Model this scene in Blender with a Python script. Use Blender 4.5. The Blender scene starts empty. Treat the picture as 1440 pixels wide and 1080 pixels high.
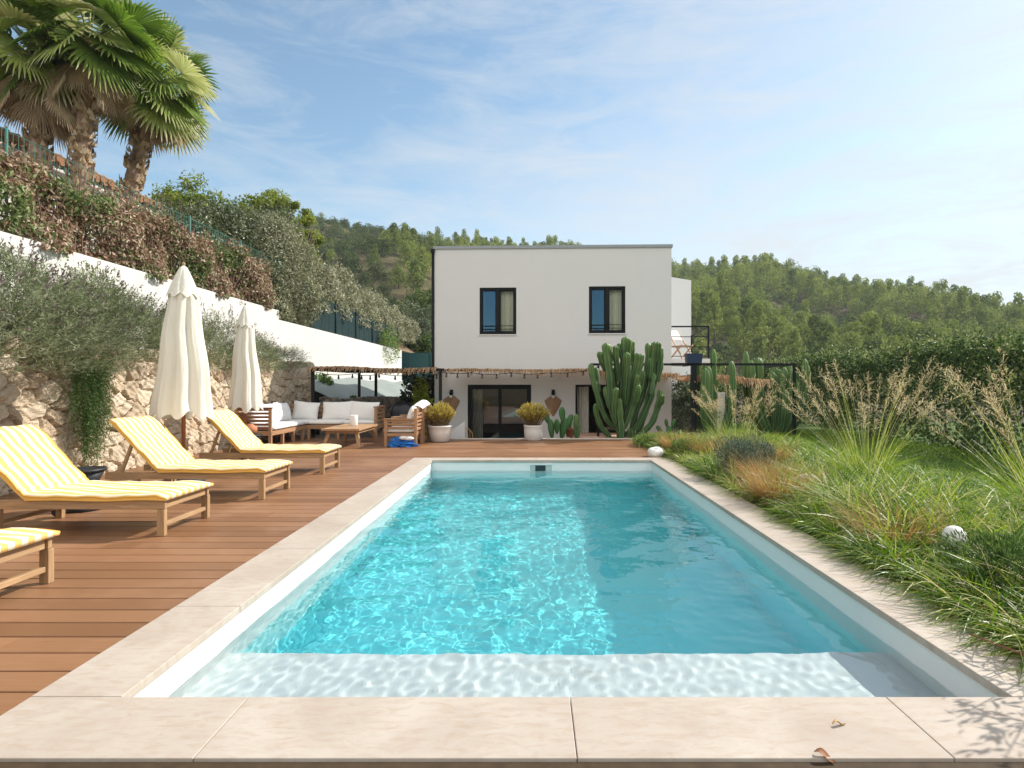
import bpy, bmesh, math, random
import numpy as np
from mathutils import Vector, Matrix, Euler
random.seed(7)
RNG = np.random.default_rng(11)
scene = bpy.context.scene
COL = scene.collection
PI = math.pi
R = math.radians

# ------------------------------------------------------------------ objects
def tag(o, label=None, cat=None, group=None, kind=None):
    if label: o['label'] = label
    if cat: o['category'] = cat
    if group: o['group'] = group
    if kind: o['kind'] = kind
    return o

def link(o, parent=None):
    COL.objects.link(o)
    if parent is not None: o.parent = parent
    return o

def thing(name, label, cat, loc=(0, 0, 0), rotz=0.0, group=None):
    o = bpy.data.objects.new(name, None)
    o.empty_display_size = 0.2
    o.location = loc; o.rotation_euler = (0, 0, rotz)
    link(o)
    return tag(o, label, cat, group)

def copy_tree(o, parent=None):
    kids = list(o.children)
    c = o.copy(); COL.objects.link(c)
    if parent is not None: c.parent = parent
    for k in kids: copy_tree(k, c)
    return c

def np_mesh(name, V, F, smooth=False, attrs=None, mats=None, fm=None):
    """V (n,3), F (m,k) all faces of the same size k."""
    me = bpy.data.meshes.new(name)
    V = np.asarray(V, np.float32); F = np.asarray(F, np.int32)
    m, k = F.shape
    me.vertices.add(len(V)); me.vertices.foreach_set('co', V.ravel())
    me.loops.add(m * k); me.loops.foreach_set('vertex_index', F.ravel())
    me.polygons.add(m)
    me.polygons.foreach_set('loop_start', np.arange(m, dtype=np.int32) * k)
    me.polygons.foreach_set('loop_total', np.full(m, k, np.int32))
    me.polygons.foreach_set('use_smooth', np.full(m, bool(smooth)))
    if fm is not None: me.polygons.foreach_set('material_index', np.asarray(fm, np.int32))
    me.update(calc_edges=True)
    for key, val in (attrs or {}).items():
        a = me.attributes.new(key, 'FLOAT', 'POINT')
        a.data.foreach_set('value', np.asarray(val, np.float32))
    for mt in (mats or []): me.materials.append(mt)
    return me

def np_obj(name, V, F, mat, parent=None, smooth=False, attrs=None, fm=None):
    mats = mat if isinstance(mat, (list, tuple)) else [mat]
    o = bpy.data.objects.new(name, np_mesh(name, V, F, smooth, attrs, mats, fm))
    return link(o, parent)

class MB:
    """collects shapes into one mesh"""
    def __init__(s): s.v = []; s.f = []; s.sm = []
    def add(s, vs, fs, smooth=False):
        b = len(s.v); s.v += [tuple(v) for v in vs]
        for f in fs: s.f.append([b + i for i in f]); s.sm.append(smooth)
        return s
    def box(s, lo, hi, M=None):
        x0, y0, z0 = lo; x1, y1, z1 = hi
        vs = [(x0,y0,z0),(x1,y0,z0),(x1,y1,z0),(x0,y1,z0),(x0,y0,z1),(x1,y0,z1),(x1,y1,z1),(x0,y1,z1)]
        if M is not None: vs = [M @ Vector(v) for v in vs]
        return s.add(vs, [(0,3,2,1),(4,5,6,7),(0,1,5,4),(1,2,6,5),(2,3,7,6),(3,0,4,7)])
    def bar(s, a, b, w, h, up=(0, 0, 1)):
        """square bar from a to b, w sideways, h along up"""
        a = Vector(a); b = Vector(b); d = (b - a); L = d.length; d.normalize()
        u = Vector(up); sd = d.cross(u)
        if sd.length < 1e-4: sd = d.cross(Vector((1, 0, 0)))
        sd.normalize(); u = sd.cross(d)
        M = Matrix((sd, d, u)).transposed().to_4x4(); M.translation = a
        return s.box((-w/2, 0, -h/2), (w/2, L, h/2), M)
    def tube(s, pts, rad, n=8, cap=True, smooth=True):
        pts = [Vector(p) for p in pts]
        if not isinstance(rad, (list, tuple)): rad = [rad] * len(pts)
        b = len(s.v); rings = []
        prev = None
        for i, p in enumerate(pts):
            d = (pts[min(i+1, len(pts)-1)] - pts[max(i-1, 0)])
            if d.length < 1e-9: d = Vector((0,0,1))
            d.normalize()
            if prev is None:
                x = d.orthogonal().normalized()
            else:
                x = prev - d * prev.dot(d)
                x = x.normalized() if x.length > 1e-6 else d.orthogonal().normalized()
            prev = x; y = d.cross(x)
            for k in range(n):
                t = 2*PI*k/n
                s.v.append(tuple(p + (x*math.cos(t) + y*math.sin(t))*rad[i]))
        for i in range(len(pts)-1):
            for k in range(n):
                k2 = (k+1) % n
                s.f.append([b+i*n+k, b+i*n+k2, b+(i+1)*n+k2, b+(i+1)*n+k]); s.sm.append(smooth)
        if cap:
            s.f.append([b+k for k in range(n)][::-1]); s.sm.append(False)
            e = b+(len(pts)-1)*n
            s.f.append([e+k for k in range(n)]); s.sm.append(False)
        return s
    def lathe(s, prof, n=24, c=(0,0,0), fold=None, smooth=True):
        """prof list of (r,z); fold(theta, i)->radius factor"""
        b = len(s.v)
        for i, (r, z) in enumerate(prof):
            for k in range(n):
                t = 2*PI*k/n
                q = r * (fold(t, i) if fold else 1)
                s.v.append((c[0]+q*math.cos(t), c[1]+q*math.sin(t), c[2]+z))
        for i in range(len(prof)-1):
            for k in range(n):
                k2 = (k+1) % n
                s.f.append([b+i*n+k, b+i*n+k2, b+(i+1)*n+k2, b+(i+1)*n+k]); s.sm.append(smooth)
        if prof[0][0] > 1e-4: s.f.append([b+k for k in range(n)][::-1]); s.sm.append(False)
        if prof[-1][0] > 1e-4:
            e = b+(len(prof)-1)*n; s.f.append([e+k for k in range(n)]); s.sm.append(False)
        return s
    def ball(s, c, r, n=12, m=8):
        rx, ry, rz = (r, r, r) if not isinstance(r, (tuple, list)) else r
        b = len(s.v)
        for i in range(m+1):
            a = PI*i/m
            for k in range(n):
                t = 2*PI*k/n
                s.v.append((c[0]+rx*math.sin(a)*math.cos(t), c[1]+ry*math.sin(a)*math.sin(t), c[2]-rz*math.cos(a)))
        for i in range(m):
            for k in range(n):
                k2 = (k+1) % n
                s.f.append([b+i*n+k, b+i*n+k2, b+(i+1)*n+k2, b+(i+1)*n+k]); s.sm.append(True)
        return s
    def build(s, name, mat, parent=None, bevel=0, seg=2, subsurf=0, weld=False):
        me = bpy.data.meshes.new(name)
        me.from_pydata(s.v, [], s.f)
        me.polygons.foreach_set('use_smooth', s.sm)
        me.update()
        for m in (mat if isinstance(mat, (list, tuple)) else [mat]): me.materials.append(m)
        o = bpy.data.objects.new(name, me); link(o, parent)
        if bevel:
            m = o.modifiers.new('bevel', 'BEVEL'); m.width = bevel; m.segments = seg; m.limit_method = 'ANGLE'
            m.harden_normals = False
        if subsurf:
            m = o.modifiers.new('sub', 'SUBSURF'); m.levels = subsurf; m.render_levels = subsurf
        return o

# ------------------------------------------------------------------ materials
class NT:
    def __init__(s, name):
        s.m = bpy.data.materials.new(name); s.m.use_nodes = True
        s.t = s.m.node_tree; s.t.nodes.clear()
        s.out = s.n('ShaderNodeOutputMaterial')
    def n(s, typ, **kw):
        nd = s.t.nodes.new(typ)
        for k, v in kw.items(): setattr(nd, k, v)
        return nd
    def l(s, a, b): s.t.links.new(a, b)
    def val(s, sock, v):
        if hasattr(v, 'is_output') or hasattr(v, 'links'): s.l(v, sock)
        else: sock.default_value = v
    def coord(s, kind='Object', scale=(1,1,1), rot=(0,0,0)):
        c = s.n('ShaderNodeTexCoord'); mp = s.n('ShaderNodeMapping')
        mp.inputs['Scale'].default_value = scale; mp.inputs['Rotation'].default_value = rot
        s.l(c.outputs[kind], mp.inputs['Vector']); return mp.outputs['Vector']
    def geo(s, scale=(1,1,1)):
        c = s.n('ShaderNodeNewGeometry'); mp = s.n('ShaderNodeMapping')
        mp.inputs['Scale'].default_value = scale
        s.l(c.outputs['Position'], mp.inputs['Vector']); return mp.outputs['Vector']
    def noise(s, vec, scale, detail=4, rough=.55, dist=0):
        nd = s.n('ShaderNodeTexNoise'); s.l(vec, nd.inputs['Vector'])
        nd.inputs['Scale'].default_value = scale; nd.inputs['Detail'].default_value = detail
        nd.inputs['Roughness'].default_value = rough; nd.inputs['Distortion'].default_value = dist
        return nd.outputs['Fac']
    def ramp(s, fac, stops, interp='LINEAR'):
        nd = s.n('ShaderNodeValToRGB'); s.l(fac, nd.inputs['Fac'])
        cr = nd.color_ramp; cr.interpolation = interp
        while len(cr.elements) < len(stops): cr.elements.new(.5)
        for e, (p, c) in zip(cr.elements, stops):
            e.position = p; e.color = (c, c, c, 1) if isinstance(c, (int, float)) else (*c, 1)
        return nd.outputs['Color']
    def mix(s, fac, a, b, typ='MIX'):
        nd = s.n('ShaderNodeMix', data_type='RGBA', blend_type=typ)
        for k, v in ((0, fac), (6, a), (7, b)):
            sk = nd.inputs[k]
            if hasattr(v, 'links'): s.l(v, sk)
            elif isinstance(v, (tuple, list)): sk.default_value = (*v, 1) if len(v) == 3 else v
            else: sk.default_value = v
        return nd.outputs[2]
    def math(s, op, a, b=0.0, c=0.0, clamp=False):
        nd = s.n('ShaderNodeMath', operation=op, use_clamp=clamp)
        for i, v in enumerate((a, b, c)):
            if hasattr(v, 'links'): s.l(v, nd.inputs[i])
            else: nd.inputs[i].default_value = v
        return nd.outputs[0]
    def attr(s, name):
        nd = s.n('ShaderNodeAttribute', attribute_name=name); return nd.outputs['Fac']
    def bump(s, h, strength=.3, dist=.01):
        nd = s.n('ShaderNodeBump'); s.l(h, nd.inputs['Height'])
        nd.inputs['Strength'].default_value = strength; nd.inputs['Distance'].default_value = dist
        return nd.outputs['Normal']
    def principled(s, color, rough=.6, normal=None, spec=.5, metal=0.0, trans=0.0, ior=1.45, sheen=0):
        p = s.n('ShaderNodeBsdfPrincipled')
        if hasattr(color, 'links'): s.l(color, p.inputs['Base Color'])
        else: p.inputs['Base Color'].default_value = (*color, 1)
        if hasattr(rough, 'links'): s.l(rough, p.inputs['Roughness'])
        else: p.inputs['Roughness'].default_value = rough
        p.inputs['Specular IOR Level'].default_value = spec
        p.inputs['Metallic'].default_value = metal
        p.inputs['Transmission Weight'].default_value = trans
        p.inputs['IOR'].default_value = ior
        if normal is not None: s.l(normal, p.inputs['Normal'])
        return p.outputs[0]
    def done(s, shader):
        s.l(shader, s.out.inputs['Surface']); return s.m

def m_plain(name, c, rough=.6, spec=.5, metal=0.0, var=.12, scale=6, bump=.0, bscale=60):
    t = NT(name); v = t.coord()
    n = t.noise(v, scale, 5)
    col = t.mix(n, tuple(x*(1-var) for x in c), tuple(min(1, x*(1+var)) for x in c))
    nr = t.bump(t.noise(v, bscale, 3), bump, .01) if bump else None
    return t.done(t.principled(col, rough, nr, spec, metal))

def m_wood(name, c, axis=0, rough=.55, scale=1.0, var=.35):
    t = NT(name)
    sc = [14*scale]*3; sc[axis] = 1.1*scale
    v = t.coord(scale=tuple(sc))
    g = t.noise(v, 3.0, 6, .6, .6)
    v2 = t.coord(scale=(1.5, 1.5, 1.5))
    b = t.noise(v2, 2.2, 3)
    col = t.mix(t.ramp(g, [(.3, 0.0), (.72, 1.0)]), tuple(x*(1-var) for x in c), tuple(min(1, x*(1+var*.6)) for x in c))
    col = t.mix(t.ramp(b, [(.35, 0.0), (.75, .45)]), col, (c[0]*.8+.06, c[1]*.8+.055, c[2]*.8+.05))
    return t.done(t.principled(col, rough, t.bump(g, .25, .004), .35))

def m_leaf(name, stops, rough=.5, transl=.35, spec=.35, attr='rnd', tcol=1.25):
    """stops: colour ramp over the leaf's own random number"""
    t = NT(name)
    col = t.ramp(t.attr(attr), stops)
    p = t.principled(col, rough, None, spec)
    tr = t.n('ShaderNodeBsdfTranslucent')
    hs = t.n('ShaderNodeHueSaturation'); hs.inputs['Value'].default_value = tcol; hs.inputs['Saturation'].default_value = 1.1
    t.l(col, hs.inputs['Color']); t.l(hs.outputs[0], tr.inputs['Color'])
    mx = t.n('ShaderNodeMixShader'); mx.inputs[0].default_value = transl
    t.l(p, mx.inputs[1]); t.l(tr.outputs[0], mx.inputs[2])
    return t.done(mx.outputs[0])

# ------------------------------------------------------------------ foliage geometry
def unit(a): return a / np.maximum(np.linalg.norm(a, axis=-1, keepdims=True), 1e-9)

def leaf_quads(P, D, N, L, W, rnd, bend=0.0):
    """diamond leaves: base P, direction D, normal N, length L, width W -> V, F, attr"""
    n = len(P)
    S = unit(np.cross(D, N)); N2 = unit(np.cross(S, D))
    L = np.broadcast_to(np.asarray(L, float).reshape(-1, 1), (n, 1)); W = np.broadcast_to(np.asarray(W, float).reshape(-1, 1), (n, 1))
    a = P; b = P + D*L*.45 + S*W*.5 + N2*L*bend; c = P + D*L; d = P + D*L*.45 - S*W*.5 + N2*L*bend
    V = np.stack([a, b, c, d], 1).reshape(-1, 3)
    F = np.arange(n*4).reshape(n, 4)
    return V, F, np.repeat(rnd, 4)

def rand_dirs(n, rng, up=0.0):
    d = rng.normal(size=(n, 3)); d[:, 2] += up
    return unit(d)

def blades(P, D, L, W, droop, rng, seg=4):
    """grass blades: ribbons of seg quads, curving down with droop"""
    n = len(P)
    D = unit(D)
    S = unit(np.cross(D, np.array([0, 0, 1.0]) + rng.normal(size=(n, 3))*.35))
    t = np.linspace(0, 1, seg+1)
    H = D.copy(); H[:, 2] = 0; H = unit(H + 1e-6)
    pts = []
    for q in t:
        c = P + D*(L*q)[:, None]
        c = c + H*((L*droop*q*q)*.35)[:, None]
        c[:, 2] -= (L*droop*q*q*.75)
        pts.append(c)
    V = np.zeros((n, (seg+1)*2, 3))
    for i, q in enumerate(t):
        w = W*(1 - q**1.6*.93)
        V[:, 2*i] = pts[i] - S*(w*.5)[:, None]
        V[:, 2*i+1] = pts[i] + S*(w*.5)[:, None]
    base = (np.arange(n)*(seg+1)*2)[:, None, None]
    f = np.array([[2*i, 2*i+1, 2*i+3, 2*i+2] for i in range(seg)])[None]
    F = (base + f).reshape(-1, 4)
    return V.reshape(-1, 3), F

def merge(parts):
    Vs, Fs, As = [], [], []; b = 0
    for V, F, A in parts:
        Vs.append(V); Fs.append(F + b); As.append(A); b += len(V)
    return np.concatenate(Vs), np.concatenate(Fs), np.concatenate(As)
# ------------------------------------------------------------------ camera, sun, sky
CAM_H = 1.41
cam = bpy.data.cameras.new('camera'); co = bpy.data.objects.new('camera', cam); COL.objects.link(co)
co.location = (0, 0, CAM_H); co.rotation_euler = (PI/2, 0, 0)
cam.sensor_width = 36; cam.lens = 20.0; cam.shift_x = -30/1440; cam.shift_y = -1/1440
cam.clip_start = 0.05; cam.clip_end = 4000
scene.camera = co
SUN_AZ, SUN_EL = 28.0, 38.0            # azimuth counted from +X towards +Y
sun = bpy.data.lights.new('sun', 'SUN'); so = bpy.data.objects.new('sun', sun); COL.objects.link(so)
sun.energy = 3.9; sun.angle = R(0.53); sun.color = (1.0, .945, .86)
sd = Vector((math.cos(R(SUN_AZ))*math.cos(R(SUN_EL)), math.sin(R(SUN_AZ))*math.cos(R(SUN_EL)), math.sin(R(SUN_EL))))
so.rotation_euler = sd.to_track_quat('Z', 'Y').to_euler()
so.location = sd*50
w = bpy.data.worlds.new('World'); scene.world = w; w.use_nodes = True
wt = w.node_tree; wt.nodes.clear()
def wn(typ, **kw):
    nd = wt.nodes.new(typ)
    for k, v in kw.items(): setattr(nd, k, v)
    return nd
sky = wn('ShaderNodeTexSky', sky_type='NISHITA', sun_disc=False)
sky.sun_elevation = R(SUN_EL); sky.sun_rotation = R(90 - SUN_AZ)
sky.air_density = 1.0; sky.dust_density = .6; sky.ozone_density = 1.0; sky.altitude = 100
tc = wn('ShaderNodeTexCoord')
# thin high cloud: streaks stretched across the sky, denser towards the right and the horizon
mp = wn('ShaderNodeMapping'); mp.inputs['Scale'].default_value = (1.0, 1.0, 3.2); mp.inputs['Rotation'].default_value = (R(6), R(-14), R(20))
wt.links.new(tc.outputs['Generated'], mp.inputs['Vector'])
n1 = wn('ShaderNodeTexNoise'); n1.inputs['Scale'].default_value = 1.7; n1.inputs['Detail'].default_value = 9; n1.inputs['Roughness'].default_value = .6; n1.inputs['Distortion'].default_value = .5
wt.links.new(mp.outputs[0], n1.inputs['Vector'])
mp2 = wn('ShaderNodeMapping'); mp2.inputs['Scale'].default_value = (2.0, 1.2, 9.0); mp2.inputs['Rotation'].default_value = (R(4), R(-24), R(0))
wt.links.new(tc.outputs['Generated'], mp2.inputs['Vector'])
n2 = wn('ShaderNodeTexNoise'); n2.inputs['Scale'].default_value = 2.4; n2.inputs['Detail'].default_value = 10; n2.inputs['Roughness'].default_value = .68; n2.inputs['Distortion'].default_value = .8
wt.links.new(mp2.outputs[0], n2.inputs['Vector'])
def wm(op, a, b=0.0, clamp=False):
    nd = wn('ShaderNodeMath', operation=op, use_clamp=clamp)
    for i, v in enumerate((a, b)):
        if hasattr(v, 'links'): wt.links.new(v, nd.inputs[i])
        else: nd.inputs[i].default_value = v
    return nd.outputs[0]
sx = wn('ShaderNodeSeparateXYZ'); wt.links.new(tc.outputs['Generated'], sx.inputs[0])
X_, Y_, Z_ = sx.outputs
right = wm('ADD', wm('ADD', wm('MULTIPLY', X_, .50), wm('MULTIPLY', Y_, .34)), -.09)                       # more cloud on the sun's side
low = wm('MULTIPLY', wm('SUBTRACT', .55, Z_), .55)
cov = wm('ADD', right, low)
ns = wm('ADD', wm('MULTIPLY', n1.outputs['Fac'], .75), wm('MULTIPLY', n2.outputs['Fac'], .75))
cl = wm('ADD', wm('MULTIPLY', wm('SUBTRACT', ns, .715), 1.9), cov, )
cl = wm('MULTIPLY', cl, .95, True)
cl = wm('MINIMUM', cl, .93)
mixc = wn('ShaderNodeMix', data_type='RGBA')
wt.links.new(cl, mixc.inputs[0])
tint = wn('ShaderNodeMix', data_type='RGBA', blend_type='MULTIPLY'); tint.inputs[0].default_value = 1
wt.links.new(sky.outputs[0], tint.inputs[6]); tint.inputs[7].default_value = (.70, .78, .73, 1)
wt.links.new(tint.outputs[2], mixc.inputs[6]); mixc.inputs[7].default_value = (3.05, 3.2, 3.32, 1)
bg = wn('ShaderNodeBackground'); bg.inputs['Strength'].default_value = .15
# bright fill added to the unseen sky behind the camera, lifting shaded fronts
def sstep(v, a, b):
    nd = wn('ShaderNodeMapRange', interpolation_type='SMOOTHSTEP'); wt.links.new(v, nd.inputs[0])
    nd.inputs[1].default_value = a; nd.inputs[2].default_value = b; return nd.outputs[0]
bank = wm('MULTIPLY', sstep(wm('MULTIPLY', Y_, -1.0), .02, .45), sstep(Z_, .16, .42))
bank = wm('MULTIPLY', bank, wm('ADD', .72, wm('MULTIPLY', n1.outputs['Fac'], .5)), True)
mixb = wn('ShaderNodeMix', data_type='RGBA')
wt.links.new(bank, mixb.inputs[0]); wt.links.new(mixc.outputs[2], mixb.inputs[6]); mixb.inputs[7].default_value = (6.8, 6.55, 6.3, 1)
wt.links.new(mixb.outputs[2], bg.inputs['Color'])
wo = wn('ShaderNodeOutputWorld'); wt.links.new(bg.outputs[0], wo.inputs['Surface'])
scene.view_settings.view_transform = 'Standard'; scene.view_settings.look = 'None'
scene.view_settings.gamma = 1; scene.view_settings.use_curve_mapping = False
scene.view_settings.exposure = 0.80
cy = scene.cycles
cy.max_bounces = 8; cy.diffuse_bounces = 4; cy.glossy_bounces = 3; cy.transmission_bounces = 8
cy.transparent_max_bounces = 12; cy.volume_bounces = 0
cy.caustics_reflective = False; cy.caustics_refractive = True
cy.sample_clamp_indirect = 16.0; cy.blur_glossy = .6
# ------------------------------------------------------------------ pool, coping, deck
PX0, PX1, PY0, PY1 = -1.855, 2.158, 2.56, 10.45     # inner edge of the coping
WZ = -0.20                                           # water level
CW = .41                                             # coping width
t = NT('travertine'); v = t.coord()
a = t.noise(v, 1.6, 6, .6, .8); b = t.noise(t.coord(scale=(1, 3, 1)), 9, 6, .65, .6); c = t.noise(v, 60, 3)
col = t.mix(t.ramp(a, [(.3, 0.0), (.7, 1.0)]), (.385, .322, .266), (.49, .43, .368))
col = t.mix(t.ramp(b, [(.46, 0.0), (.75, .7)]), col, (.36, .27, .195))
col = t.mix(t.ramp(c, [(.62, 0.0), (.78, .22)]), col, (.24, .18, .13))
M_STONE = t.done(t.principled(col, .62, t.bump(t.noise(v, 90, 4), .12, .004), .3))

OL, OR, OF, OB = PX0-CW, PX1+CW, PY0-.42, PY1+.34
mb = MB()
def slabs(x0, x1, y0, y1, cuts, axis):
    """row of slabs cut along axis, 3 mm joints"""
    lim = [x0 if axis == 0 else y0] + cuts + [x1 if axis == 0 else y1]
    for p, q in zip(lim[:-1], lim[1:]):
        g = .0016
        if axis == 0: mb.box((p+g, y0, -.045), (q-g, y1, 0), None)
        else: mb.box((x0, p+g, -.045), (x1, q-g, 0), None)
slabs(OL, OR, OF, PY0, [-1.28, .165, 1.585], 0)
slabs(OL, PX0, PY0+.002, PY1-.002, [3.6, 4.86, 6.1, 7.35, 8.6, 9.6], 1)
slabs(PX1, OR, PY0+.002, PY1-.002, [3.7, 4.9, 6.15, 7.4, 8.65, 9.7], 1)
slabs(OL, OR, PY1, OB, [-1.2, .05, 1.25], 0)
coping = tag(mb.build('pool_coping', M_STONE, bevel=.004), kind='structure')
mb = MB(); mb.box((OL+.02, OF+.02, -1.9), (OR-.02, PY0-.16, -.046))
tag(mb.build('pool_foundation', m_plain('rough_render', (.16, .13, .10), .9, bump=.4)), kind='structure')

# basin: white liner, the water's depth tint painted into its lower bands; walls 2 cm behind the coping edge
def liner(name, c0, c1):
    t = NT(name); n = t.noise(t.coord(), 3, 4)
    return t.done(t.principled(t.mix(n, c0, c1), .5, None, .25))
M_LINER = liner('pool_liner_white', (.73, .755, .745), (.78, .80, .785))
M_LINER_WATER_TINT = liner('liner_deep_water_tint', (.155, .76, .83), (.19, .82, .88))
bx0, bx1, by0, by1, bz = PX0-.02, PX1+.02, PY0-.02, PY1+.02, -1.55
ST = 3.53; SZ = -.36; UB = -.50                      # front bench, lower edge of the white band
def ring(V, F, fm, z1, z0, m):
    c = [(bx0, by0), (bx1, by0), (bx1, by1), (bx0, by1)]
    for i in range(4):
        p, q = c[i], c[(i+1) % 4]; b = len(V)
        V.extend([(*p, z1), (*q, z1), (*q, z0), (*p, z0)]); F.append((b, b+1, b+2, b+3)); fm.append(m)
V = []; F = []; fm = []
ring(V, F, fm, -.046, WZ-.012, 0)
wallo = np_obj('pool_wall', V, F, M_LINER, fm=fm); tag(wallo, kind='structure')
V = []; F = []; fm = []
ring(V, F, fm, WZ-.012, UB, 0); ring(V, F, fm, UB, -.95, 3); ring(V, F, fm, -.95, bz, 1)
def q4(m, *p):
    b = len(V); V.extend(p); F.append((b, b+1, b+2, b+3)); fm.append(m)
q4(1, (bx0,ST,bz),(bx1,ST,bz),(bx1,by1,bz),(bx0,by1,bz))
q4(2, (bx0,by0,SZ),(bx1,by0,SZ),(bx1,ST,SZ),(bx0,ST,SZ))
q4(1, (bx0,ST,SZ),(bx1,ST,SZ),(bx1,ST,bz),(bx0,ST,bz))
basin = np_obj('pool_basin', V, F, [M_LINER, M_LINER_WATER_TINT, liner('bench_liner', (.66, .71, .715), (.72, .76, .765)), liner('liner_mid_water_tint', (.46, .86, .88), (.50, .88, .90))], fm=fm); tag(basin, kind='structure')
# skimmer
sk = thing('pool_skimmer', 'white framed skimmer opening in the far pool wall', 'skimmer', (.14, by1, -.2))
mb = MB(); o_, i_, h0, h1 = .24, .20, -.03, .135
mb.box((-o_, -.02, h0), (-i_, .0, h1)).box((i_, -.02, h0), (o_, 0, h1)).box((-i_, -.02, h1-.03), (i_, 0, h1))
mb.build('frame', m_plain('skimmer_white', (.72, .76, .74), .4), sk, bevel=.003)
mb = MB(); mb.box((-i_, -.008, h0), (i_, -.001, h1-.03)); mb.build('recess', m_plain('skimmer_inside', (.42, .50, .48), .5), sk)
mb = MB(); mb.box((-.105, -.012, h0+.02), (.085, -.0085, h1-.035)); mb.build('mouth_shade', m_plain('skimmer_mouth_shade', (.012, .03, .03), .5), sk)  # flat dark plate, the opening's inner shade put into its colour

# water: a closed body with a rippled top
nx, ny = 260, 512
gx = np.linspace(bx0-.03, bx1+.03, nx); gy = np.linspace(by0-.03, by1+.03, ny)
GX, GY = np.meshgrid(gx, gy, indexing='ij')
def ripples(X, Y):
    rng = np.random.default_rng(5); z = np.zeros_like(X)
    calm = .74 + .75/(1+np.exp((Y-3.75)*5))            # fine ripples made stronger over the bench to shape its caustics
    for lam, amp, nn in ((1.6, .0048, 6), (.8, .0027, 9), (.42, .00135, 12), (.24, .00065, 14), (.13, .00056, 16), (.08, .00030, 16)):
        for _ in range(nn):
            th = rng.uniform(0, 2*PI); k = 2*PI/(lam*rng.uniform(.75, 1.3)); ph = rng.uniform(0, 2*PI)
            z += (amp if lam > .2 else amp*calm)*rng.uniform(.5, 1.0)/math.sqrt(nn)*1.6*np.sin(k*(X*math.cos(th)+Y*math.sin(th)) + ph + .7*np.sin(.9*X+th)+.6*np.sin(.7*Y-th))
    return z
GZ = WZ + ripples(GX, GY)
top = np.stack([GX, GY, GZ], -1).reshape(-1, 3)
idx = np.arange(nx*ny).reshape(nx, ny)
F = np.stack([idx[:-1, :-1], idx[1:, :-1], idx[1:, 1:], idx[:-1, 1:]], -1).reshape(-1, 4)
rim = np.concatenate([idx[:, 0], idx[-1, 1:], idx[-2::-1, -1], idx[0, -2:0:-1]])
low = top[rim].copy(); low[:, 2] = bz - .05
b0 = len(top); V = np.concatenate([top, low]); k = len(rim)
side = np.array([[rim[i], b0+i, b0+(i+1) % k, rim[(i+1) % k]] for i in range(k)])
F = np.concatenate([F, side])
me = np_mesh('pool_water', V, F, smooth=True)
bm = bmesh.new(); bm.from_mesh(me); bm.verts.ensure_lookup_table()
f = bm.faces.new([bm.verts[b0+i] for i in range(k)]); bm.normal_update()
bmesh.ops.recalc_face_normals(bm, faces=bm.faces[:]); bm.to_mesh(me); bm.free()
t = NT('water')
g = t.n('ShaderNodeBsdfRefraction'); 
gl = t.n('ShaderNodeBsdfGlass'); gl.inputs['IOR'].default_value = 1.333; gl.inputs['Roughness'].default_value = 0.0
gl.inputs['Color'].default_value = (.95, 1, 1, 1)
t.t.nodes.remove(g)
va = t.n('ShaderNodeVolumeAbsorption'); va.inputs['Color'].default_value = (.0, .80, .90, 1); va.inputs['Density'].default_value = .55
t.t.nodes.remove(va); t.l(gl.outputs[0], t.out.inputs['Surface'])
M_WATER = t.m
me.materials.append(M_WATER)
water = bpy.data.objects.new('pool_water', me); link(water); tag(water, kind='structure')
water.cycles.is_caustics_caster = True
basin.cycles.is_caustics_receiver = True
sun.cycles.is_caustics_light = True

# deck: boards run across (X), one mesh
M_DECK = None
t = NT('deck_boards'); v = t.coord()
rn = t.attr('rnd')
g = t.noise(t.coord(scale=(.8, 16, 16)), 4, 6, .6, .5)
st = t.noise(v, 1.3, 5, .6)
col = t.mix(rn, (.185, .090, .042), (.305, .158, .080))
col = t.mix(t.ramp(g, [(.35, 0.0), (.75, .5)]), col, (.20, .085, .036))
col = t.mix(t.ramp(st, [(.50, 0.0), (.75, .5)]), col, (.40, .235, .14))
ro = t.math('ADD', t.math('MULTIPLY', st, .25), .30)
M_DECK = t.done(t.principled(col, ro, t.bump(t.noise(t.coord(scale=(1.2, 60, 60)), 4, 3), .18, .003), .45))
BW = .19; rng = np.random.default_rng(3)
parts = []
def board(x0, x1, y0, y1, z1, r, th=.028):
    V = np.array([(x0,y0,z1-th),(x1,y0,z1-th),(x1,y1,z1-th),(x0,y1,z1-th),(x0,y0,z1-.003),(x1,y0,z1-.003),(x1,y1,z1-.003),(x0,y1,z1-.003),
                  (x0,y0+.004,z1),(x1,y0+.004,z1),(x1,y1-.004,z1),(x0,y1-.004,z1)], float)
    F = np.array([(0,3,2,1),(8,9,10,11),(0,1,5,4),(1,2,6,5),(2,3,7,6),(3,0,4,7),(4,5,9,8),(5,6,10,9),(6,7,11,10),(7,4,8,11)])
    parts.append((V, F, np.full(12, r)))
y = -.6
while y < 15.6:
    z = -.012
    y1 = min(y+BW-.013, 15.6)
    xr = OL-.006 if y < OB else (2.5 if y < 14.45 else -2.3)
    xl = -6.78
    cuts = [xl]
    x = xl + rng.uniform(.8, 3.8)
    while x < xr-.5:
        cuts.append(x); x += rng.uniform(2.2, 4)
    cuts.append(xr)
    for p, q in zip(cuts[:-1], cuts[1:]): board(p+.0015, q-.0015, y, y1, z, rng.uniform(0, 1))
    y += BW
V, F, A = merge(parts)
deck = np_obj('pool_deck', V, F, M_DECK, attrs={'rnd': A}); tag(deck, kind='structure')
mb = MB(); mb.box((-6.78, -.6, -.16), (OL-.03, 15.58, -.045)).box((OL-.03, OB+.02, -.16), (2.48, 14.43, -.045))
tag(mb.build('deck_base', m_plain('dark_deck_base', (.03, .022, .018), .9)), kind='structure')  # dark base seen through the gaps between boards
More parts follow.
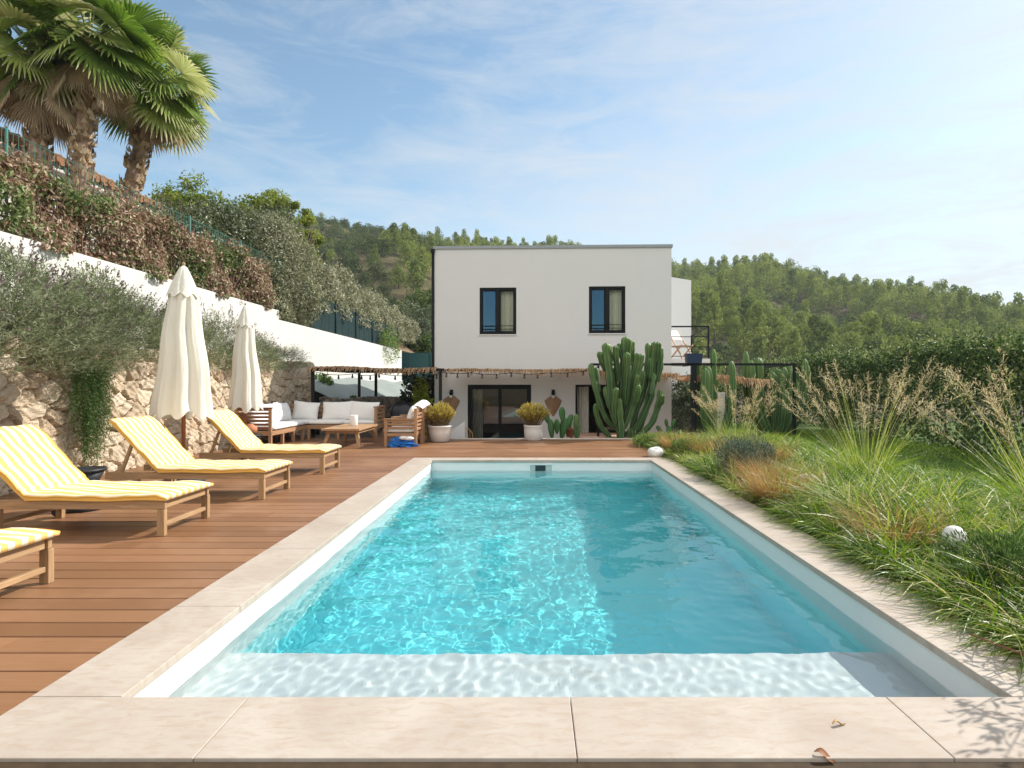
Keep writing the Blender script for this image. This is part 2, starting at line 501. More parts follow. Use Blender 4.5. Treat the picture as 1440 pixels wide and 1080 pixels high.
# ------------------------------------------------------------------ house
t = NT('facade_render'); v = t.coord()
n = t.noise(v, .9, 5, .6); f = t.noise(v, 160, 3); st = t.noise(t.coord(scale=(2.5, 2.5, .18)), 2.2, 5, .6)
col = t.mix(n, (.655, .64, .628), (.705, .69, .676))
col = t.mix(t.ramp(st, [(.55, 0.0), (.88, .2)]), col, (.54, .52, .50))
M_FACADE = t.done(t.principled(col, .85, t.bump(f, .35, .004), .2))
M_BLACK = m_plain('black_aluminium', (.006, .0065, .008), .55, .25, var=.2)
M_IRON = m_plain('black_iron', (.009, .0095, .011), .55, .25, var=.2)
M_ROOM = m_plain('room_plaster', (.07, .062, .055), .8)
M_ZINC = m_plain('zinc_trim', (.30, .31, .32), .45, .5, .3)
M_CURT = None
t = NT('linen_curtain'); v = t.coord(scale=(1, 1, .15))
M_CURT = t.done(t.principled(t.mix(t.noise(v, 30, 3), (.66, .62, .44), (.82, .78, .62)), .9, None, .1))
t = NT('window_glass')
fr = t.n('ShaderNodeFresnel'); fr.inputs['IOR'].default_value = 2.3
gl = t.n('ShaderNodeBsdfGlossy'); gl.inputs['Roughness'].default_value = 0.0; gl.inputs['Color'].default_value = (.42, .72, 1, 1)
tr = t.n('ShaderNodeBsdfTransparent'); tr.inputs['Color'].default_value = (.80, .84, .84, 1)
mx = t.n('ShaderNodeMixShader'); t.l(fr.outputs[0], mx.inputs[0]); t.l(tr.outputs[0], mx.inputs[1]); t.l(gl.outputs[0], mx.inputs[2])
M_GLASS = t.done(mx.outputs[0])
t = NT('clear_glass'); fr = t.n('ShaderNodeFresnel'); fr.inputs['IOR'].default_value = 1.4
gl = t.n('ShaderNodeBsdfGlossy'); gl.inputs['Roughness'].default_value = 0.0
tr = t.n('ShaderNodeBsdfTransparent'); tr.inputs['Color'].default_value = (.93, .94, .92, 1)
mx = t.n('ShaderNodeMixShader'); t.l(fr.outputs[0], mx.inputs[0]); t.l(tr.outputs[0], mx.inputs[1]); t.l(gl.outputs[0], mx.inputs[2])
M_CLEAR = t.done(mx.outputs[0])
t = NT('door_glass'); fr = t.n('ShaderNodeFresnel'); fr.inputs['IOR'].default_value = 2.1
gl = t.n('ShaderNodeBsdfGlossy'); gl.inputs['Roughness'].default_value = 0.0
tr = t.n('ShaderNodeBsdfTransparent'); tr.inputs['Color'].default_value = (.90, .90, .88, 1)
mx = t.n('ShaderNodeMixShader'); t.l(fr.outputs[0], mx.inputs[0]); t.l(tr.outputs[0], mx.inputs[1]); t.l(gl.outputs[0], mx.inputs[2])
M_DOORGL = t.done(mx.outputs[0])

HY, GZ = 17.0, -.85
house = thing('villa', 'white two storey cube villa with dark framed windows beyond the pool', 'house', (.5625, HY, GZ), R(-2.0))
hw = 3.5375; hh = 6.33; hd = 9.0
cx = .5625
OP = {'w1': (-1.615-cx, -.51-cx, 2.88-GZ, 4.28-GZ), 'w2': (1.657-cx, 2.74-cx, 2.90-GZ, 4.30-GZ),
      'd1': (-1.976-cx, -.064-cx, 0.0, 1.37-GZ), 'd2': (1.254-cx, 2.68-cx, 0.0, 1.37-GZ)}
xs = sorted({-hw, hw, *[q for o in OP.values() for q in o[:2]]}); zs = sorted({0.0, hh, *[q for o in OP.values() for q in o[2:]]})
mb = MB()
for i in range(len(xs)-1):
    for j in range(len(zs)-1):
        mx_, mz_ = (xs[i]+xs[i+1])/2, (zs[j]+zs[j+1])/2
        if any(o[0] < mx_ < o[1] and o[2] < mz_ < o[3] for o in OP.values()): continue
        mb.add([(xs[i],0,zs[j]),(xs[i+1],0,zs[j]),(xs[i+1],0,zs[j+1]),(xs[i],0,zs[j+1])], [(0,1,2,3)])
RV = .2
for a, b, c, d in OP.values():
    mb.add([(a,0,c),(a,0,d),(a,RV,d),(a,RV,c)], [(0,1,2,3)]); mb.add([(b,0,c),(b,RV,c),(b,RV,d),(b,0,d)], [(0,1,2,3)])
    mb.add([(a,0,d),(b,0,d),(b,RV,d),(a,RV,d)], [(0,1,2,3)]); mb.add([(a,0,c),(a,RV,c),(b,RV,c),(b,0,c)], [(0,1,2,3)])
mb.add([(-hw,0,0),(-hw,0,hh),(-hw,hd,hh),(-hw,hd,0)], [(0,1,2,3)])
mb.add([(hw,0,0),(hw,hd,0),(hw,hd,hh),(hw,0,hh)], [(0,1,2,3)])
mb.add([(-hw,hd,0),(-hw,hd,hh),(hw,hd,hh),(hw,hd,0)], [(0,1,2,3)])
mb.build('wall', M_FACADE, house)
mb = MB(); e = .035
mb.box((-hw-e, -e, hh+.002), (hw+e, hd+e, hh+.05))
mb.box((-hw-e, -e, hh-.035), (hw+e, -.003, hh+.001)); mb.box((hw+.003, -e+.035, hh-.035), (hw+e, hd, hh+.001)); mb.box((-hw-e, -e+.035, hh-.035), (-hw-.003, hd, hh+.001))
mb.build('roof', M_ZINC, house)
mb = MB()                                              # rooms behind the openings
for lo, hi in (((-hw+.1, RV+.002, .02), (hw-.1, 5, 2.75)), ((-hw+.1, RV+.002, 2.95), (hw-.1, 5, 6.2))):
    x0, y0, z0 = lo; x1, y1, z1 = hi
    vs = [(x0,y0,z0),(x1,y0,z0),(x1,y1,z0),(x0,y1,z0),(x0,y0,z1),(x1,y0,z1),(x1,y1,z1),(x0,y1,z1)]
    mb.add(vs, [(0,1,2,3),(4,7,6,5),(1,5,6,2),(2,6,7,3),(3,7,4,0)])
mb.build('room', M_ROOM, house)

def curtain(x0, x1, y, z0, z1, parent, waves=6, amp=.03, mat=None):
    n = 60; V = []; F = []
    for i in range(n+1):
        u = i/n; yy = y + amp*math.sin(u*waves*2*PI) + .3*amp*math.sin(u*waves*5.3)
        V += [(x0+(x1-x0)*u, yy, z0), (x0+(x1-x0)*u, yy*1.0+.004*math.sin(u*40), z1)]
    for i in range(n): F.append((2*i, 2*i+2, 2*i+3, 2*i+1))
    return np_obj('curtain', V, F, mat or M_CURT, parent, smooth=True)
def framed(mb, a, b, c, d, y0, y1, w):
    mb.box((a, y0, c), (a+w, y1, d)); mb.box((b-w, y0, c), (b, y1, d))
    mb.box((a+w, y0, d-w), (b-w, y1, d)); mb.box((a+w, y0, c), (b-w, y1, c+w))
def pane(a, b, c, d, y, parent, mat=None):
    return np_obj('pane', [(a,y,c),(b,y,c),(b,y,d),(a,y,d)], [(0,1,2,3)], mat or M_GLASS, parent)
for key in ('w1', 'w2'):
    a, b, c, d = OP[key]; m = (a+b)/2 - .01
    mb = MB(); framed(mb, a+.002, b-.002, c+.002, d-.002, .02, .15, .065)
    mb.box((m-.045, .02, c+.067), (m+.055, .15, d-.067))
    fo = mb.build('window', M_BLACK, house, bevel=.004)
    mb = MB(); framed(mb, a+.068, m-.046, c+.068, d-.068, .055, .11, .03); framed(mb, m+.056, b-.068, c+.068, d-.068, .055, .11, .03)
    mb.build('sash', M_BLACK, fo)
    pane(a+.09, m-.07, c+.09, d-.09, .085, fo); pane(m+.08, b-.09, c+.09, d-.09, .083, fo, M_CLEAR)
    curtain(m+.0, b+.05, .235, c-.1, d+.02, fo, 5, .025)
    curtain(a-.05, a+.12, .30, c-.1, d+.02, fo, 2, .02)
    mb = MB(); mb.bar((a+.07, -.03, c+.15), (b-.07, -.03, c+.15), .018, .018); mb.bar((a+.07, -.03, c+.25), (b-.07, -.03, c+.25), .018, .018)
    mb.box((a+.055, -.04, c+.12), (a+.07, .018, c+.28)); mb.box((b-.07, -.04, c+.12), (b-.055, .018, c+.28))
    mb.build('guard_rail', M_BLACK, fo)
    mb = MB(); mb.box((a-.02, -.03, c-.035), (b+.02, .0-.001, c-.002)); mb.build('sill', M_FACADE, fo)
for key in ('d1', 'd2'):
    a, b, c, d = OP[key]; m = (a+b)/2 + (.01 if key == 'd1' else 0)
    mb = MB(); framed(mb, a+.002, b-.002, c+.01, d-.002, .03, .16, .06)
    fo = mb.build('sliding_door', M_BLACK, house, bevel=.004)
    if key == 'd1':
        mb = MB(); framed(mb, a+.062, m+.03, c+.07, d-.062, .05, .095, .075); framed(mb, m-.03, b-.062, c+.07, d-.062, .1, .145, .075)
        mb.build('sash', M_BLACK, fo)
        pane(a+.13, m-.04, c+.14, d-.13, .072, fo, M_DOORGL); pane(m+.04, b-.13, c+.14, d-.13, .122, fo, M_DOORGL)
        curtain(a+.1, a+.42, .32, c+.03, d, fo, 4, .03, m_plain('pale_curtain', (.55, .52, .45), .9))
    else:
        mb = MB(); framed(mb, m+.02, b-.062, c+.07, d-.062, .05, .095, .07)
        mb.build('sash', M_BLACK, fo)
        pane(m+.085, b-.13, c+.14, d-.13, .072, fo, M_DOORGL)
        curtain(a+.07, a+.42, .30, c+.03, d, fo, 4, .035, m_plain('white_curtain', (.74, .70, .62), .9))
        mb = MB(); mb.box((a+.45, 2.2, 0.03), (b+.6, 2.9, .62)); mb.box((a+.45, 2.75, .62), (b+.6, 2.9, 1.15))
        mb.build('interior_cabinet', m_wood('dark_wood', (.12, .055, .025)), house)
mb = MB(); mb.tube([(-hw-.045, -.02, .05), (-hw-.045, -.02, hh-.04)], .04, 10); mb.box((-hw-.10, -.07, hh-.16), (-hw+.01, -.005, hh-.036))
mb.build('downpipe', M_BLACK, house)
# annex behind on the right, balcony slab and its railing
mb = MB(); M_ = Matrix.Translation((5.0-cx, 6.0, 0)) @ Matrix.Rotation(R(38), 4, 'Z')
mb.box((-1.4, -.9, 0), (.62, 3, 6.33), M_); mb.build('annex', M_FACADE, house)
mb = MB(); mb.box((hw+.006, .9, 2.9), (5.55-cx, 4.6, 3.03)); mb.build('balcony_slab', M_FACADE, house)
mb = MB()
A_, B_, C_ = (hw+.03, 1.0), (5.45-cx, 1.0), (5.75-cx, 4.4)
for z in (3.06+.05, 3.40, 3.72, 4.04):
    wd = .045 if z > 4 else .022
    mb.bar((*A_, z), (*B_, z), wd, wd); mb.bar((*B_, z), (*C_, z), wd, wd)
for p in (B_, C_, (A_[0]+.02, A_[1])): mb.bar((*p, 3.031), (*p, 4.06), .05, .05, up=(0, 1, 0))
mb.build('balcony_railing', M_IRON, house)

def thing_lamp(px, X):
    o = thing('wall_lamp', px, 'wall lamp', (X, HY + (X-cx)*math.tan(R(-2.0)), .92), R(-2.0), 'woven wall lamps beside the glass door')
    n, m = 16, 18; V = []; F = []
    for i in range(m+1):
        q = i/m
        w = .055+.19*min(1, q/.22)**.8 if q < .22 else .245*(1-((q-.22)/.78)**1.35)+.012
        for k in range(n+1):
            u = -1 + 2*k/n
            V.append((w*u, -.012-.10*(1-u*u)*(.4+.6*math.sin(PI*min(1, q*1.1)))*(1-.3*q), .12-.62*q + .03*(1-abs(u))*(q > .9)))
    for i in range(m):
        for k in range(n): F.append((i*(n+1)+k, (i+1)*(n+1)+k, (i+1)*(n+1)+k+1, i*(n+1)+k+1))
    np_obj('woven_shade', V, F, M_WICKER, o, smooth=True)
    mb = MB(); mb.tube([(0, -.03, .26), (0, -.06, .21), (0, -.08, .15)], [.05, .055, .05], 12); mb.box((-.05, -.03, .18), (.05, -.002, .30)); mb.build('socket', M_BLACK, o)
    mb = MB(); mb.ball((0, -.135, .085), .052); mb.build('bulb', m_plain('bulb_glass', (.72, .68, .60), .25), o)
    return o
t = NT('woven_rattan'); v = t.coord(scale=(1, 1, 1))
wv = t.n('ShaderNodeTexWave', wave_type='BANDS', bands_direction='DIAGONAL'); wv.inputs['Scale'].default_value = 22; wv.inputs['Distortion'].default_value = 1.2
t.l(v, wv.inputs['Vector'])
M_WICKER = t.done(t.principled(t.mix(wv.outputs['Fac'], (.26, .14, .08), (.50, .31, .19)), .75, t.bump(wv.outputs['Fac'], .6, .01), .2))
thing_lamp('brown woven shield shaped wall lamp beside the pergola post, left of the glass door', -2.46)
thing_lamp('brown woven shield shaped wall lamp between the two glass doors', .593)

# ------------------------------------------------------------------ pergola of black steel with a reed roof
M_REED = None
t = NT('reed'); rr = t.attr('rnd')
col = t.ramp(rr, [(0.0, (.46, .29, .16)), (.5, (.66, .46, .27)), (1.0, (.80, .62, .42))])
p = t.principled(col, .6, None, .3); tl = t.n('ShaderNodeBsdfTranslucent'); t.l(col, tl.inputs['Color'])
mx = t.n('ShaderNodeMixShader'); mx.inputs[0].default_value = .55; t.l(p, mx.inputs[1]); t.l(tl.outputs[0], mx.inputs[2])
M_REED = t.done(mx.outputs[0])
def reeds(name, x0, x1, y0, y1, z, parent, seed, dz=.0, sag=.05, ragged=.09, drop=.13):
    """thin canes laid front to back, ends uneven"""
    rng = np.random.default_rng(seed); P = []
    n = int((x1-x0)/.017)
    for i in range(n):
        x = x0 + (x1-x0)*i/n + rng.uniform(-.006, .006)
        zz = z + dz*(x-x0)/(x1-x0) + sag*math.sin((x-x0)*2.1)*.5 + rng.uniform(-.018, .018)
        ya, yb = y0 - abs(rng.normal())*ragged, y1 + rng.uniform(0, .05)
        w = rng.uniform(.007, .013); m = 5
        V = []
        for k in range(m):
            q = (0, .045, .3, .65, 1)[k]; yy = ya+(yb-ya)*q; zq = zz - sag*math.sin(PI*min(1, q*1.3)) - (drop*rng.uniform(.3, 1.4) if k == 0 else 0)
            V += [(x-w, yy, zq), (x, yy, zq+w), (x+w, yy, zq), (x, yy, zq-w)]
        F = [(4*k+j, 4*k+(j+1) % 4, 4*k+4+(j+1) % 4, 4*k+4+j) for k in range(m-1) for j in range(4)]
        P.append((np.array(V), np.array(F), np.full(len(V), rng.uniform(0, 1))))
    V, F, A = merge(P)
    return np_obj(name, V, F, M_REED, parent, attrs={'rnd': A})
perg = thing('pergola', 'black steel pergola roofed with ragged reed matting over the lounge corner', 'pergola', (-4.2, 15.6, GZ))
def loc(o, *p): return (p[0]-o.location.x, p[1]-o.location.y, p[2]-o.location.z)
for (x, y) in ((-5.93, 15.3), (-2.50, 15.3), (-5.6, 18.3), (-4.98, 18.0)):
    mb = MB(); mb.bar(loc(perg, x, y, GZ), loc(perg, x, y, 1.74), .075, .075, up=(0, 1, 0)); mb.build('post', M_IRON, perg)
mb = MB()
mb.bar(loc(perg, -6.0, 15.3, 1.775), loc(perg, -2.4, 15.3, 1.775), .06, .07); mb.bar(loc(perg, -6.0, 18.2, 1.775), loc(perg, -3.1, 18.2, 1.775), .06, .07)
for x in (-5.95, -4.7, -3.4): mb.bar(loc(perg, x, 15.34, 1.775), loc(perg, x, 18.16, 1.775), .05, .06)
mb.build('beam', M_IRON, perg)
ro = reeds('reed_roof', -1.82, 1.62, -.42, 2.8, 1.76-GZ+.09, perg, 2, dz=-.03)
per2 = thing('pergola', 'black steel frame carrying reed matting along the villa front by the cactus', 'pergola', (1.5, 15.6, GZ))
for (x, y, w) in ((1.77, 15.52, .06), (4.37, 15.52, .13), (7.12, 15.52, .07)):
    mb = MB(); mb.bar(loc(per2, x, y, GZ), loc(per2, x, y, 1.89), w, w, up=(0, 1, 0)); mb.build('post', M_IRON, per2)
mb = MB(); mb.bar(loc(per2, 1.55, 15.52, 1.925), loc(per2, 7.16, 15.52, 1.925), .055, .06)
mb.bar(loc(per2, 4.37, 15.56, 1.925), loc(per2, 4.37, 16.6, 1.925), .05, .06); mb.bar(loc(per2, 7.12, 15.56, 1.925), loc(per2, 7.12, 18.5, 1.925), .05, .06)
mb.bar(loc(per2, -2.4, 15.62, 1.765), loc(per2, 1.6, 15.62, 1.765), .05, .05)
mb.build('beam', M_IRON, per2)
reeds('reed_roof', -3.85, .12, -.12, 1.3, 1.77-GZ+.03, per2, 3, ragged=.05, sag=.03)
reeds('reed_roof', .15, 2.5, .02, 1.3, 1.75-GZ, per2, 4, sag=.10, ragged=.07, drop=.2)
reeds('reed_roof', 2.75, 5.1, .02, 2.2, 1.60-GZ, per2, 5, sag=.14, ragged=.08, drop=.22)

def festoon(pts, label, name='string_lights'):
    o = thing(name, label, 'string lights', pts[0], 0, 'festoon lights under the reed roofs')
    mb = MB(); bb = MB(); path = []
    for a, b in zip(pts[:-1], pts[1:]):
        a = Vector(a); b = Vector(b); L = (b-a).length; m = 14
        for i in range(m + (b == Vector(pts[-1]))):
            q = i/m; p = a.lerp(b, q); p.z -= .16*L*q*(1-q)*1.1
            path.append(p - o.location)
    mb.tube(path, .009, 5); mb.build('cable', M_BLACK, o)
    for i in range(3, len(path), 5):
        p = path[i]; b = MB(); b.tube([p, p-Vector((0, 0, .05))], .02, 8); bo = b.build('bulb_socket', M_BLACK, o)
        b = MB(); b.ball((p.x, p.y, p.z-.085), (.032, .032, .042), 10, 7); b.build('bulb', M_BULB, bo)
    return o
M_BULB = m_plain('smoked_bulb', (.10, .09, .08), .12, .6)
festoon([(-2.5, 15.2, 1.72), (-1.7, 15.4, 1.70), (-.6, 15.4, 1.70), (.4, 15.4, 1.70), (1.62, 15.45, 1.80)], 'dark festoon bulbs strung along the reed edge above the glass door')
festoon([(-5.9, 15.35, 1.72), (-5.2, 16.6, 1.70), (-4.2, 15.5, 1.68), (-3.3, 16.8, 1.70), (-2.5, 15.4, 1.70)], 'dark festoon bulbs hanging under the reed roof over the sofa corner')

# terrace below the deck, ledge with the cactus bed, kerb
M_TILE = m_plain('terrace_tile', (.52, .39, .29), .7, .3, var=.15, scale=3)
mb = MB(); mb.box((-6.6, 14.58, GZ-.1), (9, 27, GZ-.004)); tag(mb.build('terrace', M_TILE), kind='structure')
mb = MB(); mb.box((1.05, 14.75, GZ), (4.9, 16.55, -.03)); tag(mb.build('terrace_ledge', m_plain('terracotta_paving', (.52, .33, .24), .75, .3, var=.12, scale=4), bevel=.01), kind='structure')
mb = MB(); mb.box((-2.6, 14.455, -.3), (3.0, 14.56, .006)); tag(mb.build('deck_kerb', m_plain('kerb_stone', (.60, .55, .48), .7, .3), bevel=.004), kind='structure')
mb = MB(); mb.box((-6.6, 15.6, GZ), (-2.3, 15.68, -.02)); tag(mb.build('deck_skirt', m_plain('skirt_wood', (.10, .05, .03), .8)), kind='structure')
# ------------------------------------------------------------------ sun loungers
M_ACACIA = [m_wood('weathered_acacia_x', (.40, .25, .13), 0), m_wood('weathered_acacia_y', (.40, .25, .13), 1), m_wood('weathered_acacia_z', (.38, .235, .12), 2)]
t = NT('striped_canvas'); v = t.coord()
s3 = t.n('ShaderNodeSeparateXYZ'); t.l(v, s3.inputs[0])
wob = t.math('MULTIPLY', t.math('SUBTRACT', t.noise(v, 3, 2), .5), .012)
ph = t.math('FRACT', t.math('MULTIPLY', t.math('ADD', s3.outputs[1], wob), 1/.0985))
edge = t.math('MULTIPLY', t.math('SUBTRACT', .27, t.math('ABSOLUTE', t.math('SUBTRACT', ph, .5))), 28, clamp=True)
fine = t.noise(t.coord(scale=(1, 1, 1)), 300, 2)
fade = t.noise(v, 2.4, 4)
yel = t.mix(fade, (.70, .405, .105), (.76, .50, .18))
col = t.mix(edge, (.76, .68, .50), yel)
sb = t.noise(v, 7, 5)
M_STRIPE = t.done(t.principled(col, .85, t.bump(t.math('ADD', t.math('MULTIPLY', fine, .12), sb), .35, .018), .15))
M_PIPE = m_plain('mattress_piping', (.74, .42, .09), .85)
LW = .76
def make_lounger():
    o = thing('sun_lounger', '', 'sun lounger', (0, 0, 0), 0, 'sun loungers along the deck')
    X, Y, Z = M_ACACIA
    L = 1.95
    for sy, y in ((0, .035), (1, LW-.035)):
        mb = MB(); mb.bar((-L, y, .29), (-.002, y, .29), .035, .085); mb.build('side_rail', X, o, bevel=.004)
    for y in (.0, LW-.055):
        mb = MB(); mb.box((-.068, y+.002, 0.0), (0.0, y+.053, .245)); mb.build('leg', Z, o, bevel=.005)
        mb = MB(); mb.box((-1.60, y+.002, 0.0), (-1.535, y+.053, .245)); lg = mb.build('leg', Z, o, bevel=.005)
        yy = -.02 if y == 0 else LW-.005
        mb = MB(); mb.tube([(-1.62, yy, .072), (-1.62, yy+.03, .072)], .072, 18); mb.build('wheel', m_plain('wheel_rubber', (.02, .02, .02), .6), lg)
    mb = MB(); mb.box((-.06, .056, .29-.04), (-.02, LW-.056, .29+.04)); mb.build('end_rail', Y, o, bevel=.004)
    mb = MB(); mb.box((-.055, .056, .085), (-.015, LW-.056, .125)); mb.build('stretcher', Y, o, bevel=.004)
    mb = MB(); mb.box((-1.59, .056, .1), (-1.55, LW-.056, .14)); mb.build('stretcher', Y, o, bevel=.004)
    mb = MB()
    for i in range(14): mb.box((-.16-i*.088, .056, .305), (-.10-i*.088, LW-.056, .328))
    mb.build('slats', Y, o, bevel=.003)
    # reclined back frame and its prop
    ang = R(47); d = Vector((-math.cos(ang), 0, math.sin(ang))); h = Vector((-1.33, 0, .335))
    mb = MB()
    for y in (.075, LW-.075): mb.bar(h+Vector((0, y, 0)), h+d*.80+Vector((0, y, 0)), .03, .045)
    for i in range(8):
        p = h+d*(.06+i*.10); mb.bar(p+Vector((0, .092, 0)), p+Vector((0, LW-.092, 0)), .055, .018, up=(math.sin(ang), 0, math.cos(ang)))
    mb.build('back_frame', X, o, bevel=.003)
    for y in (.11, LW-.11): mb = MB(); mb.bar(h+d*.50+Vector((0, y, 0)), Vector((-1.83, y, .27)), .025, .04); mb.build('back_prop', X, o, bevel=.003)
    # mattress: centre line from foot to head, with thickness
    nrm = Vector((math.sin(ang), 0, math.cos(ang)))
    line = []
    for i in range(15):
        q = i/14; line.append((Vector((.03-1.31*q, 0, .333+.004*math.sin(9*q))), Vector((0, 0, 1))))
    for i in range(4):
        q = (i+1)/5; a = ang*q; line.append((Vector((-1.28, 0, .333)).lerp(h+nrm*.02+d*.09, q), Vector((math.sin(a), 0, math.cos(a)))))
    for i in range(10):
        q = i/9; line.append((h+nrm*.022+d*(.09+.75*q), nrm))
    ny = 22; V = []; F = []; m = len(line); rng = np.random.default_rng(4)
    for lay in (0, 1):
        for i, (p, nn) in enumerate(line):
            for k in range(ny+1):
                u = k/ny; yy = -.005 + (LW+.01)*u
                ed = min(u, 1-u)*ny; ee = min(i, m-1-i)
                th = .062 if lay else 0.0
                if lay: th -= .022*(ed < 1) + .018*(ee < 1); th += .006*math.sin(i*1.9+u*3) + .004*math.sin(u*21+i)
                sag = .010*math.sin(i*.8)*math.sin(u*PI*2+.5) if ed < 1 else 0
                q = p + nn*(th) ; V.append((q.x, yy, q.z + sag*.5))
    W_ = ny+1; off = m*W_
    for i in range(m-1):
        for k in range(ny):
            a = i*W_+k
            F.append((off+a, off+a+W_, off+a+W_+1, off+a+1)); F.append((a, a+1, a+W_+1, a+W_))
    for i in range(m-1):
        F.append((i*W_, (i+1)*W_, off+(i+1)*W_, off+i*W_)); F.append((i*W_+ny, off+i*W_+ny, off+(i+1)*W_+ny, (i+1)*W_+ny))
    for k in range(ny):
        F.append((k, off+k, off+k+1, k+1)); a = (m-1)*W_+k; F.append((a, a+1, off+a+1, off+a))
    F = [f[::-1] for f in F]
    mt = np_obj('mattress', V, F, M_STRIPE, o, smooth=True)
    for k, dy in ((0, -.004), (ny, .004)):                # plain golden border round the edge, its orange also carrying the side's shade
        e_ = [i*W_+k for i in range(m)]; BV = []
        for a in e_: BV += [tuple(Vector(V[a])+Vector((0, dy, -.001))), tuple(Vector(V[off+a])+Vector((0, dy, .004)))]
        BF = [(2*i, 2*i+2, 2*i+3, 2*i+1) for i in range(m-1)]
        np_obj('border', BV, BF, M_PIPE, mt, smooth=True)
    mb = MB()
    for k in (0, ny):
        mb.tube([Vector(V[off+i*W_+k])+Vector((0, -.002 if k == 0 else .002, -.006)) for i in range(m)], .008, 6)
    mb.build('piping', M_PIPE, mt)
    return o
lg0 = make_lounger()
for i, (x, y, lab, rz) in enumerate((
        (-3.43, 5.28, '', 0.0),
        (-3.29, 6.94, 'yellow and white striped sun lounger standing right in front of the taller closed parasol', .0),
        (-3.28, 8.90, 'yellow and white striped sun lounger next to the white sofa, farthest from the camera', .01),
        (-3.44, 3.32, 'striped sun lounger nearest the camera, only its foot end inside the photo', -.01))):
    o = lg0 if i == 0 else copy_tree(lg0)
    o.location = (x, y, 0-.012); o.rotation_euler.z = rz
    o['label'] = lab
lg0['label'] = 'yellow and white striped sun lounger with the black hourglass stool beside its head end'

# ------------------------------------------------------------------ closed parasols
t = NT('parasol_canvas'); v = t.coord()
M_CANVAS = None
col = t.mix(t.noise(v, 2.5, 4), (.78, .745, .64), (.83, .81, .73))
p = t.principled(col, .85, t.bump(t.noise(t.coord(scale=(1, 1, .22)), 16, 5), .55, .025), .15)
tl = t.n('ShaderNodeBsdfTranslucent'); t.l(col, tl.inputs['Color'])
mx = t.n('ShaderNodeMixShader'); mx.inputs[0].default_value = .22; t.l(p, mx.inputs[1]); t.l(tl.outputs[0], mx.inputs[2])
M_CANVAS = t.done(mx.outputs[0])
def make_parasol():
    o = thing('parasol', '', 'parasol', (0, 0, 0), 0, 'closed parasols by the stone wall')
    mb = MB(); mb.tube([(0, 0, .05), (0, 0, 3.08)], .027, 12); mb.build('pole', m_wood('parasol_wood', (.34, .13, .05), 2), o)
    mb = MB(); mb.lathe([(.27, 0), (.27, .04), (.24, .07), (.05, .09), (.04, .28), (.0, .28)], 28); mb.build('base', m_plain('cast_iron', (.03, .03, .032), .6), o)
    rng = np.random.default_rng(8); ph = rng.uniform(0, 6, 6)
    def fold(th, i):
        a = .5+.5*math.cos(8*th + .25*math.sin(i*.35+ph[0]))
        b = .5+.5*math.cos(5*th+ph[1]+.1*i)
        c = abs(math.cos(4*th + .35*math.sin(i*.13+ph[2]) + ph[3]))
        k = min(1, .25 + i/12)
        return 1 - k*(.21 - .24*c**.8) + .06*b*(i/22) - .05*k*a + k*.018*math.sin(19*th+ph[4]+.15*i) + k*.012*math.sin(31*th-.2*i+ph[5])
    prof = []
    m = 24
    for i in range(m+1):
        q = i/m
        r = .04+.125*min(1, q/.13)**.9 + .225*max(0, q-.08)**.92
        prof.append((r, 2.93-1.97*q))
    mb = MB(); b0 = 0; n = 96; V = []
    for i, (r, z) in enumerate(prof):
        for k in range(n):
            th = 2*PI*k/n; f_ = fold(th, i)
            zz = z + (.05*math.cos(8*th) - .03*math.sin(3*th+1))*(max(0, i-m+3)/3)
            V.append((r*f_*math.cos(th)+.012*math.sin(i*.5), r*f_*math.sin(th), zz))
    F = [(i*n+k, (i+1)*n+k, (i+1)*n+(k+1) % n, i*n+(k+1) % n) for i in range(m) for k in range(n)]
    ca = np_obj('canopy', V, F, M_CANVAS, o, smooth=True)
    prof = [(.012, 3.10), (.05, 3.07), (.092, 2.98), (.135, 2.86), (.178, 2.74), (.212, 2.655)]; V = []
    for i, (r, z) in enumerate(prof):
        for k in range(n):
            th = 2*PI*k/n; f_ = .90+.13*abs(math.cos(4*th+.3))*min(1, i/3)
            V.append((r*f_*math.cos(th), r*f_*math.sin(th), z - .03*math.cos(8*th+.3)*(i == 5)))
    F = [(i*n+k, (i+1)*n+k, (i+1)*n+(k+1) % n, i*n+(k+1) % n) for i in range(len(prof)-1) for k in range(n)]
    np_obj('vent_flap', V, F, M_CANVAS, ca, smooth=True)
    mb = MB(); mb.lathe([(.0, 3.15), (.022, 3.135), (.024, 3.11), (.012, 3.095), (.02, 3.07)], 12); mb.build('finial', m_wood('finial_wood', (.40, .25, .14), 2), o)
    return o
pa = make_parasol()
pa.location = (-4.98, 8.10, 0-.012); pa['label'] = 'taller nearer cream parasol tied shut, with a brown wooden pole'
pb = copy_tree(pa); pb.location = (-5.67, 11.2, -.012); pb.scale = (.80, .80, .955); pb.rotation_euler.z = .9
pb['label'] = 'smaller cream parasol tied shut beside the arm of the sofa'

# hourglass stool
M_DARKPOT = m_plain('dark_resin', (.022, .024, .028), .5, .4)
def stool(x, y, h, r, lab):
    o = thing('side_stool', lab, 'stool', (x, y, -.012), 0, 'dark stools on the deck')
    mb = MB(); mb.lathe([(r, 0), (r*.98, .03), (r*.70, h*.32), (r*.58, h*.5), (r*.68, h*.68), (r*.92, h*.93)], 32); mb.build('body', M_DARKPOT, o)
    mb = MB(); mb.lathe([(r*.93, h*.93+.001), (r, h*.94), (r, h), (r*.93, h), (r*.9, h*.985), (0, h*.985)], 32); mb.build('seat', M_DARKPOT, o)
    return o
stool(-5.08, 6.42, .46, .215, 'black hourglass stool under the striped lounger, near the trailing rosemary')
stool(-5.42, 10.9, .44, .21, 'dark stool with a terracotta ball on it by the sofa arm')
o = thing('terracotta_ball', 'small round terracotta pot on the dark stool by the sofa arm', 'pot', (-5.42, 10.9, .428))
